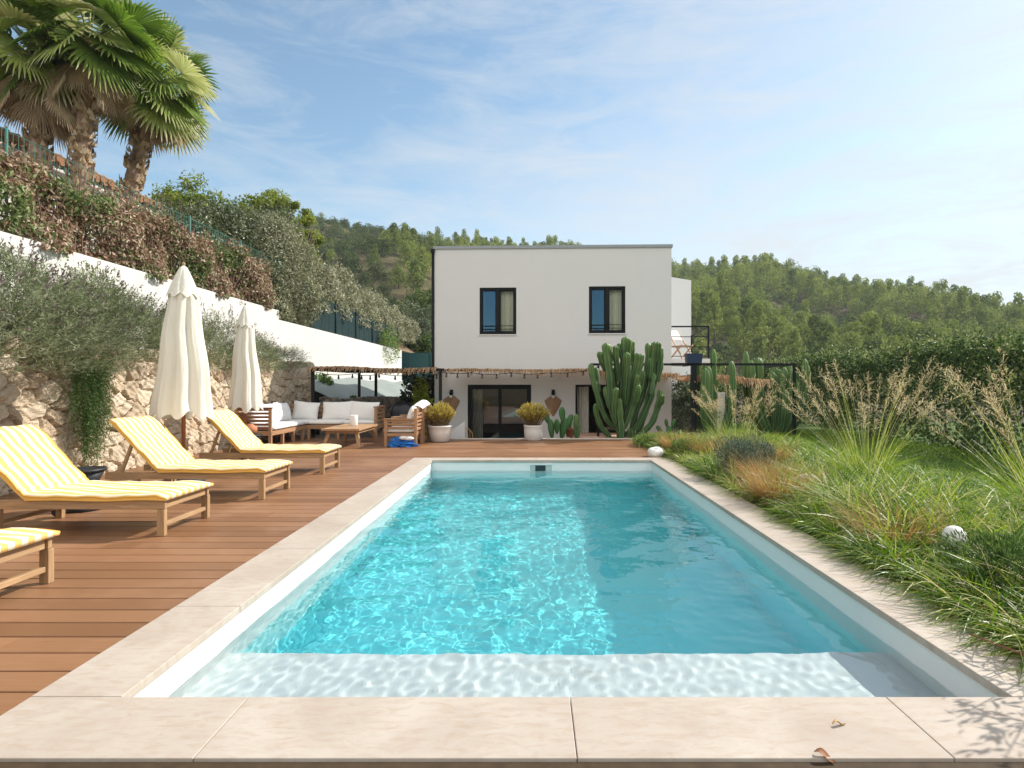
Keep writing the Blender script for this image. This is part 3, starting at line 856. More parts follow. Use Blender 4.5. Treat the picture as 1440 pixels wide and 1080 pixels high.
mb = MB(); mb.lathe([(.05, 0), (.10, .03), (.125, .09), (.11, .155), (.06, .18), (.05, .2), (.045, .2), (.04, .15)], 24); mb.build('body', m_plain('terracotta', (.45, .17, .08), .7), o)

# ------------------------------------------------------------------ lounge corner
t = NT('white_cushion'); v = t.coord()
M_CUSH = t.done(t.principled(t.mix(t.noise(v, 3, 4), (.77, .75, .72), (.82, .80, .78)), .9, t.bump(t.noise(v, 9, 5), .45, .02), .15))
TX, TY, TZ = [m_wood('lounge_teak_'+k, (.40, .22, .115), i, scale=1) for i, k in enumerate('xyz')]
TDX, TDY = [m_wood('dark_slat_'+k, (.20, .085, .045), i) for i, k in enumerate('xy')]
def pillow_mesh(mb, w, h, T, M, n=12, p=2.6, slump=.0, rng=random):
    V = []; F = []
    ph = rng.uniform(0, 6)
    for s in (1, -1):
        for i in range(n+1):
            for k in range(n+1):
                u = -1+2*i/n; v_ = -1+2*k/n
                e = (1-abs(u)**p)*(1-abs(v_)**p)
                pin = 1 - .07*(1-abs(u))*(abs(v_) > .99) - 0
                x = w/2*u*(1-.06*(1-v_*v_)*(abs(u) > .9)); y = h/2*v_*(1-.07*(1-u*u)*(abs(v_) > .9))
                z = s*T/2*max(e, 0)**.55*(1+.08*math.sin(3*u+2*v_+ph)) + slump*u*u
                V.append(M @ Vector((x, y, z)))
    N = n+1
    for i in range(n):
        for k in range(n):
            a = i*N+k; F.append((a, a+N, a+N+1, a+1)); b = N*N+a; F.append((b, b+1, b+N+1, b+N))
    return mb.add(V, F, True)
def cushion_slab(mb, lo, hi, n=8):
    """seat cushion with soft edges"""
    c = [(a+b)/2 for a, b in zip(lo, hi)]; s = [b-a for a, b in zip(lo, hi)]
    M = Matrix.Translation(c)
    V = []; F = []; N = n+1
    for sgn in (1, -1):
        for i in range(N):
            for k in range(N):
                u = -1+2*i/n; v_ = -1+2*k/n; e = (1-abs(u)**10)*(1-abs(v_)**10)
                V.append(M @ Vector((s[0]/2*u, s[1]/2*v_, sgn*s[2]/2*(.55+.45*max(0, e)**.4))))
    for i in range(n):
        for k in range(n):
            a = i*N+k; F.append((a, a+N, a+N+1, a+1)); b = N*N+a; F.append((b, b+1, b+N+1, b+N))
    for k in range(n):
        for (a, b) in ((k, k+1), (n*N+k+1, n*N+k), ((k+1)*N, k*N), (k*N+n, (k+1)*N+n)):
            F.append((a, b, N*N+b, N*N+a))
    return mb.add(V, F, True)
def lean(x, y, z, yaw, tilt, roll=0):
    """pillow standing up: its height axis tilted back, facing yaw"""
    return Matrix.Translation((x, y, z)) @ Matrix.Rotation(yaw, 4, 'Z') @ Matrix.Rotation(PI/2 - tilt, 4, 'X') @ Matrix.Rotation(roll, 4, 'Z')
# long sofa along the stone wall, facing +X
sf = thing('sofa', 'long slatted wooden sofa with white cushions along the stone wall', 'sofa', (-6.2, 13.6, -.012))
def L(o, *p): return (p[0]-o.location.x, p[1]-o.location.y, p[2]-0)
x0, x1, y0, y1 = -6.60, -5.78, 12.55, 14.40
mb = MB()
mb.box(L(sf, x0, y0, .26), L(sf, x1, y1, .36)); mb.build('seat_frame', TY, sf, bevel=.006)
for (x, y) in ((x1-.07, y0), (x0, y0), (x1-.07, 13.15), (x1-.07, 13.75), (x1-.07, 14.30), (x0, 14.30)):
    mb = MB(); top = .86 if y == y0 else .255
    mb.box(L(sf, x, y+.001, 0), L(sf, x+.065, y+.066, top)); mb.build('leg', TZ, sf, bevel=.005)
mb = MB()
for i in range(6): mb.box(L(sf, x0+.068, y0+.012, .40+i*.082), L(sf, x1-.072, y0+.042, .452+i*.082))
mb.box(L(sf, x0-.01, y0-.01, .862), L(sf, x1+.01, y0+.085, .89))
mb.build('armrest', TDX, sf, bevel=.004)
mb = MB()
for i in range(4): mb.box(L(sf, x0-.02, y0+.09, .42+i*.12), L(sf, x0+.012, y1+.8, .49+i*.12))
mb.build('backrest', TY, sf, bevel=.004)
mb = MB()
for a, b in ((12.66, 13.53), (13.54, 14.40)): cushion_slab(mb, L(sf, x0+.12, a, .362), L(sf, x1+.005, b, .48))
mb.build('seat_cushion', M_CUSH, sf)
rr_ = random.Random(3)
for i, (y, roll) in enumerate(((12.98, .05), (13.5, -.04), (13.95, .06), (14.35, -.05))):
    mb = MB(); pillow_mesh(mb, .60, .50, .24, lean(*L(sf, x0+.27, y, .70), PI/2+rr_.uniform(-.12, .12), .28, roll), rng=rr_)
    mb.build('back_cushion', M_CUSH, sf)
# rear sofa facing the camera
sb_ = thing('sofa', 'shorter wooden sofa with white cushions facing the pool behind the coffee table', 'sofa', (-5.2, 14.9, -.012))
x0, x1, y0, y1 = -6.6, -3.98, 14.46, 15.26
mb = MB(); mb.box(L(sb_, x0, y0, .26), L(sb_, x1, y1, .36)); mb.build('seat_frame', TX, sb_, bevel=.006)
for (x, y) in ((x1-.066, y0), (-5.0, y0), (-5.75, y0), (x1-.066, y1-.07), (x0, y1-.07)):
    mb = MB(); mb.box(L(sb_, x, y+.001, 0), L(sb_, x+.065, y+.066, .80 if (x > -4.1) else .255)); mb.build('leg', TZ, sb_, bevel=.005)
mb = MB()
for i in range(4): mb.box(L(sb_, x0, y1-.04, .42+i*.115), L(sb_, x1, y1-.01, .49+i*.115))
mb.build('backrest', TX, sb_, bevel=.004)
mb = MB()
for i in range(4): mb.box(L(sb_, x1-.05, y0+.07, .42+i*.1), L(sb_, x1-.02, y1-.075, .475+i*.1))
mb.box(L(sb_, x1-.09, y0-.01, .802), L(sb_, x1+.015, y1, .83)); mb.build('armrest', TY, sb_, bevel=.004)
mb = MB()
for a, b in ((-5.75, -4.86), (-4.85, -4.05)): cushion_slab(mb, L(sb_, a, y0-.005, .362), L(sb_, b, y1-.08, .48))
cushion_slab(mb, L(sb_, -6.48, y0-.03, .362), L(sb_, -5.76, y1-.08, .48))
mb.build('seat_cushion', M_CUSH, sb_)
for (x, yw, w, rl, lab) in ((-6.0, .25, .66, -.12, 'pillow standing askew in the corner'), (-5.17, .02, .78, .02, None), (-4.46, -.03, .78, -.05, None)):
    mb = MB(); pillow_mesh(mb, w, .50, .22, lean(*L(sb_, x, y1-.26, .70), yw, .24, rl), rng=rr_)
    o = mb.build('back_cushion', M_CUSH, sb_)
# coffee table
ct = thing('coffee_table', 'low wooden coffee table with splayed legs before the sofas', 'coffee table', (-4.2, 13.15, -.012))
M_TT = [m_wood('table_teak_'+k, (.42, .25, .13), i) for i, k in enumerate('xyz')]
mb = MB()
for i in range(8): mb.box((-.42+i*.105, -.78, .385), (-.42+i*.105+.1, .78, .43))
mb.build('table_top', M_TT[1], ct, bevel=.004)
mb = MB(); mb.box((-.36, -.66, .32), (-.33, .66, .384)); mb.box((.33, -.66, .32), (.36, .66, .384)); mb.box((-.328, -.66, .32), (.328, -.63, .384)); mb.box((-.328, .63, .32), (.328, .66, .384)); mb.build('apron', M_TT[1], ct)
for sx_ in (-1, 1):
    for sy_ in (-1, 1):
        mb = MB(); mb.bar((sx_*.29, sy_*.585, .375), (sx_*.40, sy_*.70, .002), .075, .065, up=(0, 1, 0)); mb.build('leg', M_TT[2], ct, bevel=.006)
o = thing('candle_jar', 'white cylindrical candle jar standing on the coffee table', 'candle', (-4.18, 13.25, .42))
mb = MB(); mb.lathe([(.085, 0), (.09, .01), (.09, .245), (.086, .25), (.08, .245), (.08, .17), (0, .17)], 24); mb.build('jar', m_plain('white_ceramic', (.76, .74, .70), .35), o)
# armchairs facing the table
def make_chair():
    o = thing('armchair', '', 'armchair', (0, 0, 0), 0, 'slatted armchairs facing the coffee table')
    w, d = .74, .74                                    # local: faces -X, back at x=d/2
    for sy_ in (-1, 1):
        for sx_, hgt in ((-1, .60), (1, .86)):
            mb = MB(); xx = sx_*(d/2-.035); yy = sy_*(w/2-.03)
            mb.box((xx-.033, yy-.028, 0), (xx+.033, yy+.028, hgt)); mb.build('leg', TZ, o, bevel=.005)
        mb = MB(); yy = sy_*(w/2-.03)
        for i in range(3): mb.box((-d/2+.07, yy-.012, .40+i*.075), (d/2-.07, yy+.012, .445+i*.075))
        mb.box((-d/2-.01, yy-.04, .602), (d/2-.07, yy+.04, .63)); mb.build('armrest', TX, o, bevel=.004)
    mb = MB(); mb.box((-d/2+.002, -w/2+.06, .22), (d/2-.07, w/2-.06, .30)); mb.box((-d/2+.07, -w/2+.005, .23), (d/2-.07, -w/2+.055, .295)); mb.box((-d/2+.07, w/2-.055, .23), (d/2-.07, w/2-.005, .295))
    mb.build('seat_frame', TX, o, bevel=.004)
    mb = MB()
    for i in range(6): mb.box((d/2-.05, -w/2+.062, .36+i*.085), (d/2-.022, w/2-.062, .405+i*.085))
    mb.build('backrest', TY, o, bevel=.004)
    mb = MB(); cushion_slab(mb, (-d/2-.02, -w/2+.065, .302), (d/2-.06, w/2-.065, .42)); mb.build('seat_cushion', M_CUSH, o)
    mb = MB(); pillow_mesh(mb, .62, .46, .2, lean(d/2-.17, 0, .68, -PI/2, .22, .03)); mb.build('back_cushion', M_CUSH, o)
    return o
ac = make_chair(); ac.location = (-2.98, 13.12, -.012); ac['label'] = 'slatted wooden armchair with the blue bag under it'
a2 = copy_tree(ac); a2.location = (-2.98, 14.02, -.012); a2['label'] = 'slatted wooden armchair standing next to the potted shrub, behind the other armchair'
o = thing('cushion', 'white cushion laid over the top of the armchair backs', 'cushion', (-2.66, 13.55, .93))
mb = MB(); pillow_mesh(mb, .26, .95, .12, Matrix.Rotation(R(8), 4, 'Y') @ Matrix.Rotation(R(5), 4, 'X'), slump=-.05); mb.build('cover', M_CUSH, o)
o = thing('bag', 'crumpled blue plastic bag lying under the slatted armchair', 'bag', (-2.93, 12.78, -.012))
rng = np.random.default_rng(2); mb = MB(); V = []; n, m = 28, 12
for i in range(m+1):
    a = PI/2*i/m
    for k in range(n):
        th = 2*PI*k/n; r = 1+.16*math.sin(5*th+3*i*.6)+.10*math.sin(11*th-i)+.05*rng.normal()
        V.append((.30*math.cos(a)*math.cos(th)*r, .17*math.cos(a)*math.sin(th)*r, max(.002, (.20+.05*math.cos(2*th))*math.sin(a)*(1+.12*rng.normal()))))
F = [(i*n+k, i*n+(k+1) % n, (i+1)*n+(k+1) % n, (i+1)*n+k) for i in range(m) for k in range(n)]
np_obj('sack', V, F, m_plain('blue_plastic', (.012, .13, .42), .3, .5, var=.5, scale=9), o, smooth=False)
mb = MB(); mb.ball((.14, -.06, .19), (.12, .08, .05)); mb.ball((.03, -.1, .205), (.09, .06, .045)); mb.build('white_stuff', M_CUSH, o)
# covered barbecue
o = thing('barbecue', 'barbecue under a black cover standing on the lower terrace behind the sofas', 'barbecue', (-3.66, 15.98, GZ-.004))
V = []; n = 40
prof = [(.50, .02), (.48, .25), (.47, .7), (.46, 1.15), (.43, 1.48), (.37, 1.62), (.30, 1.70), (.12, 1.73), (.0, 1.735)]
for r, z in prof:
    for k in range(n):
        th = 2*PI*k/n; c, s = math.cos(th), math.sin(th); q = 1/max(abs(c), abs(s))**.75
        wv_ = 1+.03*math.sin(9*th+z*3)*(1.2-z*.5)
        V.append((r*c*q*wv_*.72, r*s*q*wv_*.6, z+ .02*math.sin(4*th)*(z > 1.6)))
F = [(i*n+k, i*n+(k+1) % n, (i+1)*n+(k+1) % n, (i+1)*n+k) for i in range(len(prof)-1) for k in range(n)]
np_obj('cover', V, F, m_plain('black_tarpaulin', (.014, .016, .022), .42, .5, bump=.3, bscale=12), o, smooth=True)
mb = MB()
for sx_ in (-.26, .26): mb.tube([(sx_, 0, .0), (sx_, 0, .05)], .04, 10)
mb.build('caster', M_BLACK, o)

# rattan chair on the lower terrace
o = thing('rattan_chair', 'small golden rattan chair before the glass door', 'chair', (-1.86, 16.35, GZ-.004), R(25))
M_RAT = m_plain('golden_rattan', (.45, .27, .09), .6)
mb = MB(); mb.tube([(-.22, .2, .0), (-.22, .22, .45), (-.2, .26, .8), (-.1, .29, .93), (.1, .29, .93), (.2, .26, .8), (.22, .22, .45), (.22, .2, 0)], .016, 8); mb.build('back_hoop', M_RAT, o)
mb = MB(); mb.tube([(-.2, -.22, 0), (-.2, -.22, .45)], .016, 8); mb.build('leg', M_RAT, o)
mb = MB(); mb.tube([(.2, -.22, 0), (.2, -.22, .45)], .016, 8); mb.build('leg', M_RAT, o)
mb = MB(); mb.box((-.22, -.24, .44), (.22, .22, .475)); mb.build('seat', M_RAT, o, bevel=.01)
mb = MB()
for i in range(5): mb.tube([(-.14+i*.07, .225, .46), (-.12+i*.06, .28, .9)], .008, 6)
mb.build('back_spindles', M_RAT, o)

# folding chair on the balcony, planter box on the frame
o = thing('folding_chair', 'pale wooden folding chair standing on the balcony', 'chair', (4.85, 18.6, 2.19), R(-60))
mb = MB()
for y in (-.24, .24): mb.bar((-.3, y, .0), (.25, y, .46), .03, .04); mb.bar((.3, y, 0), (-.42, y, .98), .03, .04)
mb.build('frame', TX, o)
mb = MB(); mb.box((-.25, -.22, .42), (.22, .22, .45)); mb.build('seat', M_TT[1], o)
mb = MB(); Mm = Matrix.Translation((-.35, 0, .88)) @ Matrix.Rotation(R(-36), 4, 'Y')
mb.box((-.012, -.22, -.3), (.012, .22, .12), Mm); mb.build('backrest', M_CUSH, o)
o = thing('planter_box', 'dark blue planter box standing on the black frame above the grasses', 'planter', (4.37, 15.52, 1.957))
mb = MB(); mb.add([(-.19,-.12,0),(.19,-.12,0),(.19,.12,0),(-.19,.12,0),(-.22,-.14,.26),(.22,-.14,.26),(.22,.14,.26),(-.22,.14,.26),(-.2,-.12,.26),(.2,-.12,.26),(.2,.12,.26),(-.2,.12,.26),(-.19,-.11,.2),(.19,-.11,.2),(.19,.11,.2),(-.19,.11,.2)],
   [(0,3,2,1),(0,1,5,4),(1,2,6,5),(2,3,7,6),(3,0,4,7),(4,5,9,8),(5,6,10,9),(6,7,11,10),(7,4,8,11),(8,9,13,12),(9,10,14,13),(10,11,15,14),(11,8,12,15),(12,13,14,15)])
mb.build('box', m_plain('navy_resin', (.015, .03, .075), .45), o)
# ------------------------------------------------------------------ ground sheet and banks
M_SOIL = m_plain('dry_soil', (.20, .14, .09), .95, .2, var=.35, scale=3, bump=.5, bscale=18)
# ------------------------------------------------------------------ rubble stone wall along the deck
def rubble(name, X0, Ya, Yb, Z0, Z1, seed, axis='Y', step=.026, parent=None, mat=None, sx=.33, sz=.225):
    """face grid pushed out by an irregular stone pattern; axis Y: faces +X at X0, axis X: faces -Y"""
    rng = np.random.default_rng(seed)
    n = int((Yb-Ya)/step); m = int((Z1-Z0)/step)
    U = np.linspace(Ya, Yb, n+1); Wd = np.linspace(Z0, Z1, m+1)
    UU, WW = np.meshgrid(U, Wd, indexing='ij')
    # jittered seeds
    a = np.arange(Ya-sx, Yb+sx, sx); b = np.arange(Z0-sz, Z1+sz, sz)
    S = []
    for j, bb in enumerate(b):
        for aa in a:
            if rng.uniform() < .1: continue
            S.append((aa + (j % 2)*sx*.5 + rng.uniform(-.30, .30)*sx, bb + rng.uniform(-.30, .30)*sz))
    S = np.array(S); rv = rng.uniform(0, 1, len(S)); dep = rng.uniform(.0, .07, len(S)); tilt = rng.uniform(-.14, .14, (len(S), 2))
    k1 = 1/sx; k2 = 1/sz
    P = np.stack([UU.ravel()+.035*np.sin(WW.ravel()*13+UU.ravel()*5), WW.ravel()+.03*np.sin(UU.ravel()*11)], 1)
    D1 = np.empty(len(P)); D2 = np.empty(len(P)); I1 = np.empty(len(P), int)
    for s in range(0, len(P), 4000):
        q = P[s:s+4000]
        d = ((q[:, None, 0]-S[None, :, 0])*k1)**2 + ((q[:, None, 1]-S[None, :, 1])*k2)**2
        o = np.argpartition(d, 1, axis=1)[:, :2]
        dd = np.take_along_axis(d, o, 1); sw = dd[:, 0] > dd[:, 1]
        o[sw] = o[sw][:, ::-1]; dd.sort(axis=1)
        I1[s:s+4000] = o[:, 0]; D1[s:s+4000] = np.sqrt(dd[:, 0]); D2[s:s+4000] = np.sqrt(dd[:, 1])
    e = np.clip((D2-D1)/.16, 0, 1)
    h = e**.6*(.05+dep[I1]) + (P[:, 0]-S[I1, 0])*tilt[I1, 0]*e + (P[:, 1]-S[I1, 1])*tilt[I1, 1]*e
    h += .010*np.sin(P[:, 0]*31+np.cos(P[:, 1]*23)*2)*e + .006*np.sin(P[:, 1]*61+P[:, 0]*43)*e
    Zt = WW.ravel().copy()
    top = (WW.ravel() > Z1-.16); 
    Zt = np.where(top, Zt + (h-.05)*1.0 + .03*np.sin(UU.ravel()*2.3), Zt)
    if axis == 'Y': V = np.stack([X0 + h, UU.ravel(), Zt], 1)
    else: V = np.stack([UU.ravel(), X0 - h, Zt], 1)
    idx = np.arange((n+1)*(m+1)).reshape(n+1, m+1)
    F = np.stack([idx[:-1, :-1], idx[1:, :-1], idx[1:, 1:], idx[:-1, 1:]], -1).reshape(-1, 4)
    if True:                                            # top and back
        dv = np.array([-.45, 0, 0]) if axis == 'Y' else np.array([0, .45, 0])
        rim = idx[:, -1]; b0 = len(V); tp = V[rim] + dv; tp2 = tp.copy(); tp2[:, 2] = Z0
        V = np.concatenate([V, tp, tp2]); r2 = b0+np.arange(n+1); r3 = r2+n+1
        F = np.concatenate([F, np.stack([rim[:-1], rim[1:], r2[1:], r2[:-1]], -1), np.stack([r2[:-1], r2[1:], r3[1:], r3[:-1]], -1)])
        A = np.concatenate([rv[I1], np.full(2*(n+1), .5)]); E = np.concatenate([e, np.full(2*(n+1), .8)])
        c0 = idx[-1, :]; 
        cap = V[c0].copy() + dv; bb = len(V); V = np.concatenate([V, cap]); A = np.concatenate([A, np.full(m+1, .5)]); E = np.concatenate([E, np.full(m+1, .8)])
        cc = bb+np.arange(m+1); F = np.concatenate([F, np.stack([c0[:-1], cc[:-1], cc[1:], c0[1:]], -1)])
    return np_obj(name, V, F, mat, parent, smooth=False, attrs={'rnd': A, 'edge': E})
def m_rubble(name, stops, mortar):
    t = NT(name); v = t.coord()
    c = t.ramp(t.attr('rnd'), stops)
    n1 = t.noise(v, 6, 6, .65); n2 = t.noise(v, 40, 4)
    c = t.mix(t.ramp(n1, [(.45, 0.0), (.8, .55)]), c, (.60, .50, .38))
    c = t.mix(t.ramp(n2, [(.55, 0.0), (.8, .4)]), c, (.20, .14, .09))
    c = t.mix(t.ramp(t.attr('edge'), [(.0, 1.0), (.28, 0.0)]), c, mortar)
    return t.done(t.principled(c, .9, t.bump(t.noise(v, 55, 5, .7), .6, .012), .2))
M_RUB = m_rubble('rubble_limestone', [(0, (.40, .31, .215)), (.35, (.52, .42, .305)), (.7, (.60, .51, .39)), (1, (.46, .345, .23))], (.24, .18, .13))
sw_ = rubble('stone_wall', -6.80, -1.5, 17.45, -.15, 1.98, 21, mat=M_RUB)
tag(sw_, 'retaining wall of pale rough stones along the left edge of the deck', 'stone wall')
M_RUB2 = m_rubble('rubble_grey', [(0, (.20, .18, .16)), (.5, (.28, .25, .22)), (1, (.34, .30, .26))], (.10, .09, .08))
lw_ = rubble('stone_wall', 17.9, -6.7, -3.3, GZ, .93, 22, axis='X', mat=M_RUB2, sx=.26, sz=.18)
tag(lw_, 'low grey dry stone wall behind the rear sofa and the covered barbecue', 'stone wall')

# bank of soil between the two walls, and the sloping bank beyond under grey fabric
XW = -8.0
V = []; F = []
ys = np.linspace(-2, 17.45, 40)
for y in ys: V += [(-6.95, y, 1.90), (-7.4, y, 1.98+.05*math.sin(y*2)), (XW-.1, y, 2.10)]
for i in range(len(ys)-1):
    for k in range(2): F.append((3*i+k, 3*i+3+k, 3*i+4+k, 3*i+k+1))
F = [f[::-1] for f in F]
tag(np_obj('planting_bank', V, F, M_SOIL), kind='structure')
t = NT('geotextile'); v = t.coord()
wv = t.noise(t.coord(scale=(1, .5, 1)), 1.6, 5, .6, .8)
M_GEO = t.done(t.principled(t.mix(wv, (.16, .19, .175), (.27, .30, .285)), .75, t.bump(t.noise(v, 3, 5, .6, 1), .6, .12), .35))
V = []; F = []; nA, nB = 40, 16
for i in range(nA+1):
    y = 17.95 + 18*i/nA
    for k in range(nB+1):
        q = k/nB
        x = XW-.1 + q*4.6; z = 1.75 - 2.5*q**1.15 - .012*(y-17.5) + .06*math.sin(y*1.3+q*5)
        V.append((x, y, z))
for i in range(nA):
    for k in range(nB):
        a = i*(nB+1)+k; F.append((a, a+1, a+nB+2, a+nB+1))
tag(np_obj('fabric_bank', V, F, M_GEO, smooth=True), kind='structure')

# ------------------------------------------------------------------ white retaining wall, stepped
M_WHITE = None
t = NT('white_render'); v = t.coord()
st = t.noise(t.coord(scale=(1.5, 1.5, .25)), 2.0, 6, .65)
c = t.mix(t.ramp(st, [(.5, 0.0), (.85, .5)]), (.60, .585, .555), (.40, .37, .33))
c = t.mix(t.ramp(t.noise(v, 7, 5), [(.6, 0.0), (.85, .25)]), c, (.5, .46, .40))
M_WHITE = t.done(t.principled(c, .85, t.bump(t.noise(v, 70, 4), .25, .006), .2))
mb = MB(); mb.box((XW-.22, -3, .2), (XW, 17.9, 3.70)); mb.box((XW-.22, 17.9, .2), (XW-.002, 34.6, 3.41))
tag(mb.build('retaining_wall', M_WHITE, bevel=.012), 'long white rendered retaining wall stepping down towards the villa', 'wall')

# upper garden
V = []; F = []; ux = [XW-.22, -9.5, -12, -16, -22, -40, -90]; uz = [3.45, 3.6, 3.7, 4.0, 5.2, 8.0, 16]; uy = list(np.linspace(-10, 60, 30))
for y in uy:
    for x, z in zip(ux, uz): V.append((x, y, z + (0.035*max(0, y-20) if x < -9 else 0)))
nU = len(ux)
for i in range(len(uy)-1):
    for k in range(nU-1): a = i*nU+k; F.append((a, a+1, a+nU+1, a+nU))
F = [f[::-1] for f in F]
tag(np_obj('upper_garden', V, F, M_SOIL), kind='structure')

# ------------------------------------------------------------------ leaf masses
def shell_points(n, rng, c, r, p=2.0, inner=.55, lump=.22, seed=0):
    """points in the outer shell of a lumpy ellipsoid; returns points and outward dirs"""
    d = rand_dirs(n, rng)
    q = np.random.default_rng(seed)
    k = q.normal(size=(7, 3))*2.2; ph = q.uniform(0, 6, 7)
    l = 1 + lump*sum(np.sin(d @ k[i] + ph[i]) for i in range(7))/2.6
    rad = (inner + (1-inner)*rng.uniform(0, 1, n)**.5)*l
    return np.asarray(c) + d*rad[:, None]*np.asarray(r), d
def box_points(n, rng, lo, hi, topf, depth=.25, faces=(1, 1, 1)):
    """points near the +X face, the top and the -Y end of a hedge; topf(y)->top z"""
    lo = np.asarray(lo, float); hi = np.asarray(hi, float)
    L_ = hi-lo; wts = np.array([L_[1]*L_[2]*faces[0], L_[0]*L_[1]*faces[1], L_[0]*L_[2]*faces[2]]); wts = wts/wts.sum()
    f = rng.choice(3, n, p=wts)
    P = lo + rng.uniform(size=(n, 3))*L_
    tz = topf(P[:, 1])
    P[:, 2] = lo[2] + (P[:, 2]-lo[2])/L_[2]*(tz-lo[2])
    dd = abs(rng.normal(size=n))*depth
    D = np.zeros((n, 3))
    wob = .16*np.sin(P[:, 1]*2.3+P[:, 2]*3.1)+.12*np.sin(P[:, 1]*5.1-P[:, 2]*4.3)
    m0, m1, m2 = f == 0, f == 1, f == 2
    P[m0, 0] = hi[0] - dd[m0] + wob[m0]; D[m0, 0] = 1
    P[m1, 2] = tz[m1] - dd[m1] + wob[m1]*.8 + .1*rng.normal(size=m1.sum()); D[m1, 2] = 1
    z01 = (P[m2, 2]-lo[2])/(tz[m2]-lo[2]); P[m2, 1] = lo[1] + dd[m2] + wob[m2]*.5; D[m2, 1] = -1
    P[m2, 2] = lo[2] + z01*(topf(P[m2, 1])-lo[2])
    return P, D
def leaves(P, D, rng, L, W, up=.3, spread=.9, rnd=None, bend=.08):
    n = len(P)
    dr = unit(D + rng.normal(size=(n, 3))*spread + np.array([0, 0, up]))
    N = unit(D*.6 + rng.normal(size=(n, 3))*.8)
    L = L*rng.uniform(.6, 1.3, n); W = W*rng.uniform(.7, 1.2, n)
    return leaf_quads(P, dr, N, L, W, rng.uniform(0, 1, n) if rnd is None else rnd, bend)
def leaves_out(P, D, rng, L, W, rnd=None, jit=.55):
    """leaf faces turned outwards, so that a crown's sunny and shady sides read"""
    n = len(P); N = unit(D + rng.normal(size=(n, 3))*jit); dr = unit(np.cross(N, rng.normal(size=(n, 3))))
    return leaf_quads(P - dr*L*.5, dr, N, L*rng.uniform(.6, 1.3, n), W*rng.uniform(.7, 1.2, n), rng.uniform(0, 1, n) if rnd is None else rnd, .1)
def twigs(name, starts, ends, r, mat, parent, rng, n=4):
    mb = MB()
    for a, b in zip(starts, ends):
        a = Vector(a); b = Vector(b); mid = a.lerp(b, .5) + Vector(rng.normal(size=3)*.06)
        mb.tube([a, mid, b], [r, r*.75, r*.35], n, cap=False)
    return mb.build(name, mat, parent)
M_BARK = m_plain('bark', (.13, .095, .07), .9, .2, var=.3, scale=10)

# lavender along the stone wall: three plants built, the rest copied
M_LAV = m_leaf('lavender_leaf', [(0, (.075, .10, .04)), (.35, (.16, .195, .095)), (.75, (.28, .31, .19)), (1, (.42, .42, .30))], .7, .3, .15)
M_SPIKE = m_leaf('lavender_spike', [(0, (.13, .10, .09)), (.6, (.21, .165, .155)), (1, (.25, .20, .21))], .8, .15, .1)
def make_lavender(seed, name='lavender_bush'):
    rng = np.random.default_rng(seed)
    o = thing(name, '', 'lavender', (0, 0, 0), 0, 'lavender bushes on the stone wall')
    parts = []
    nS = 1500                                          # upright shoots with narrow leaves
    sh, d = shell_points(nS, rng, (0, 0, 0), (.72, .72, .95), inner=.55, lump=.25, seed=seed)
    keep = sh[:, 2] > -.42
    sh, d = sh[keep], d[keep]
    ax = unit(d + np.array([0, 0, .55]) + rng.normal(size=d.shape)*.25)
    tone = np.clip(.5+.22*rng.normal(size=len(sh))+.25*np.sin(sh[:, 0]*7+seed)*np.sin(sh[:, 1]*6)*np.sin(sh[:, 2]*6+1), 0, 1)
    for k in range(14):
        t_ = k/14
        P = sh + ax*(t_*.26-.05)
        D = unit(ax*.75 + rng.normal(size=ax.shape)*.55)
        parts.append(leaf_quads(P, D, rng.normal(size=P.shape), .075*rng.uniform(.7, 1.3, len(P)), .011, np.clip(tone+.12*rng.normal(size=len(P)), 0, 1)))
    V, F, A = merge(parts); np_obj('foliage', V, F, M_LAV, o, attrs={'rnd': A})
    n = 320; sp, d = shell_points(n, rng, (0, 0, .0), (.72, .72, .95), inner=.9, lump=.25, seed=seed)
    k = (d[:, 2] > .1); sp, d = sp[k], d[k]
    ax = unit(d*.8 + np.array([0, 0, .7]) + rng.normal(size=d.shape)*.16); n = len(sp); hl = rng.uniform(.22, .42, n)
    parts = []
    V, F = blades(sp, ax, hl, np.full(n, .006), np.full(n, .12), rng, 2); parts.append((V, F, np.full(len(V), .2)))
    for j in range(5):
        P = sp + ax*(hl*(.82+.05*j))[:, None]; P[:, 2] -= .06*hl
        parts.append(leaf_quads(P - ax*.02, unit(ax+rng.normal(size=ax.shape)*.35), rng.normal(size=ax.shape), .045, .022, rng.uniform(0, 1, n)))
    V, F, A = merge(parts); np_obj('flower_spikes', V, F, M_SPIKE, o, attrs={'rnd': A})
    twigs('stems', [(0, 0, -.3)]*14, [tuple(Vector((math.cos(a)*.5, math.sin(a)*.5, .2))) for a in np.linspace(0, 6.0, 14)], .014, M_BARK, o, rng)
    return o
lav = [make_lavender(s) for s in (31, 32, 33)]
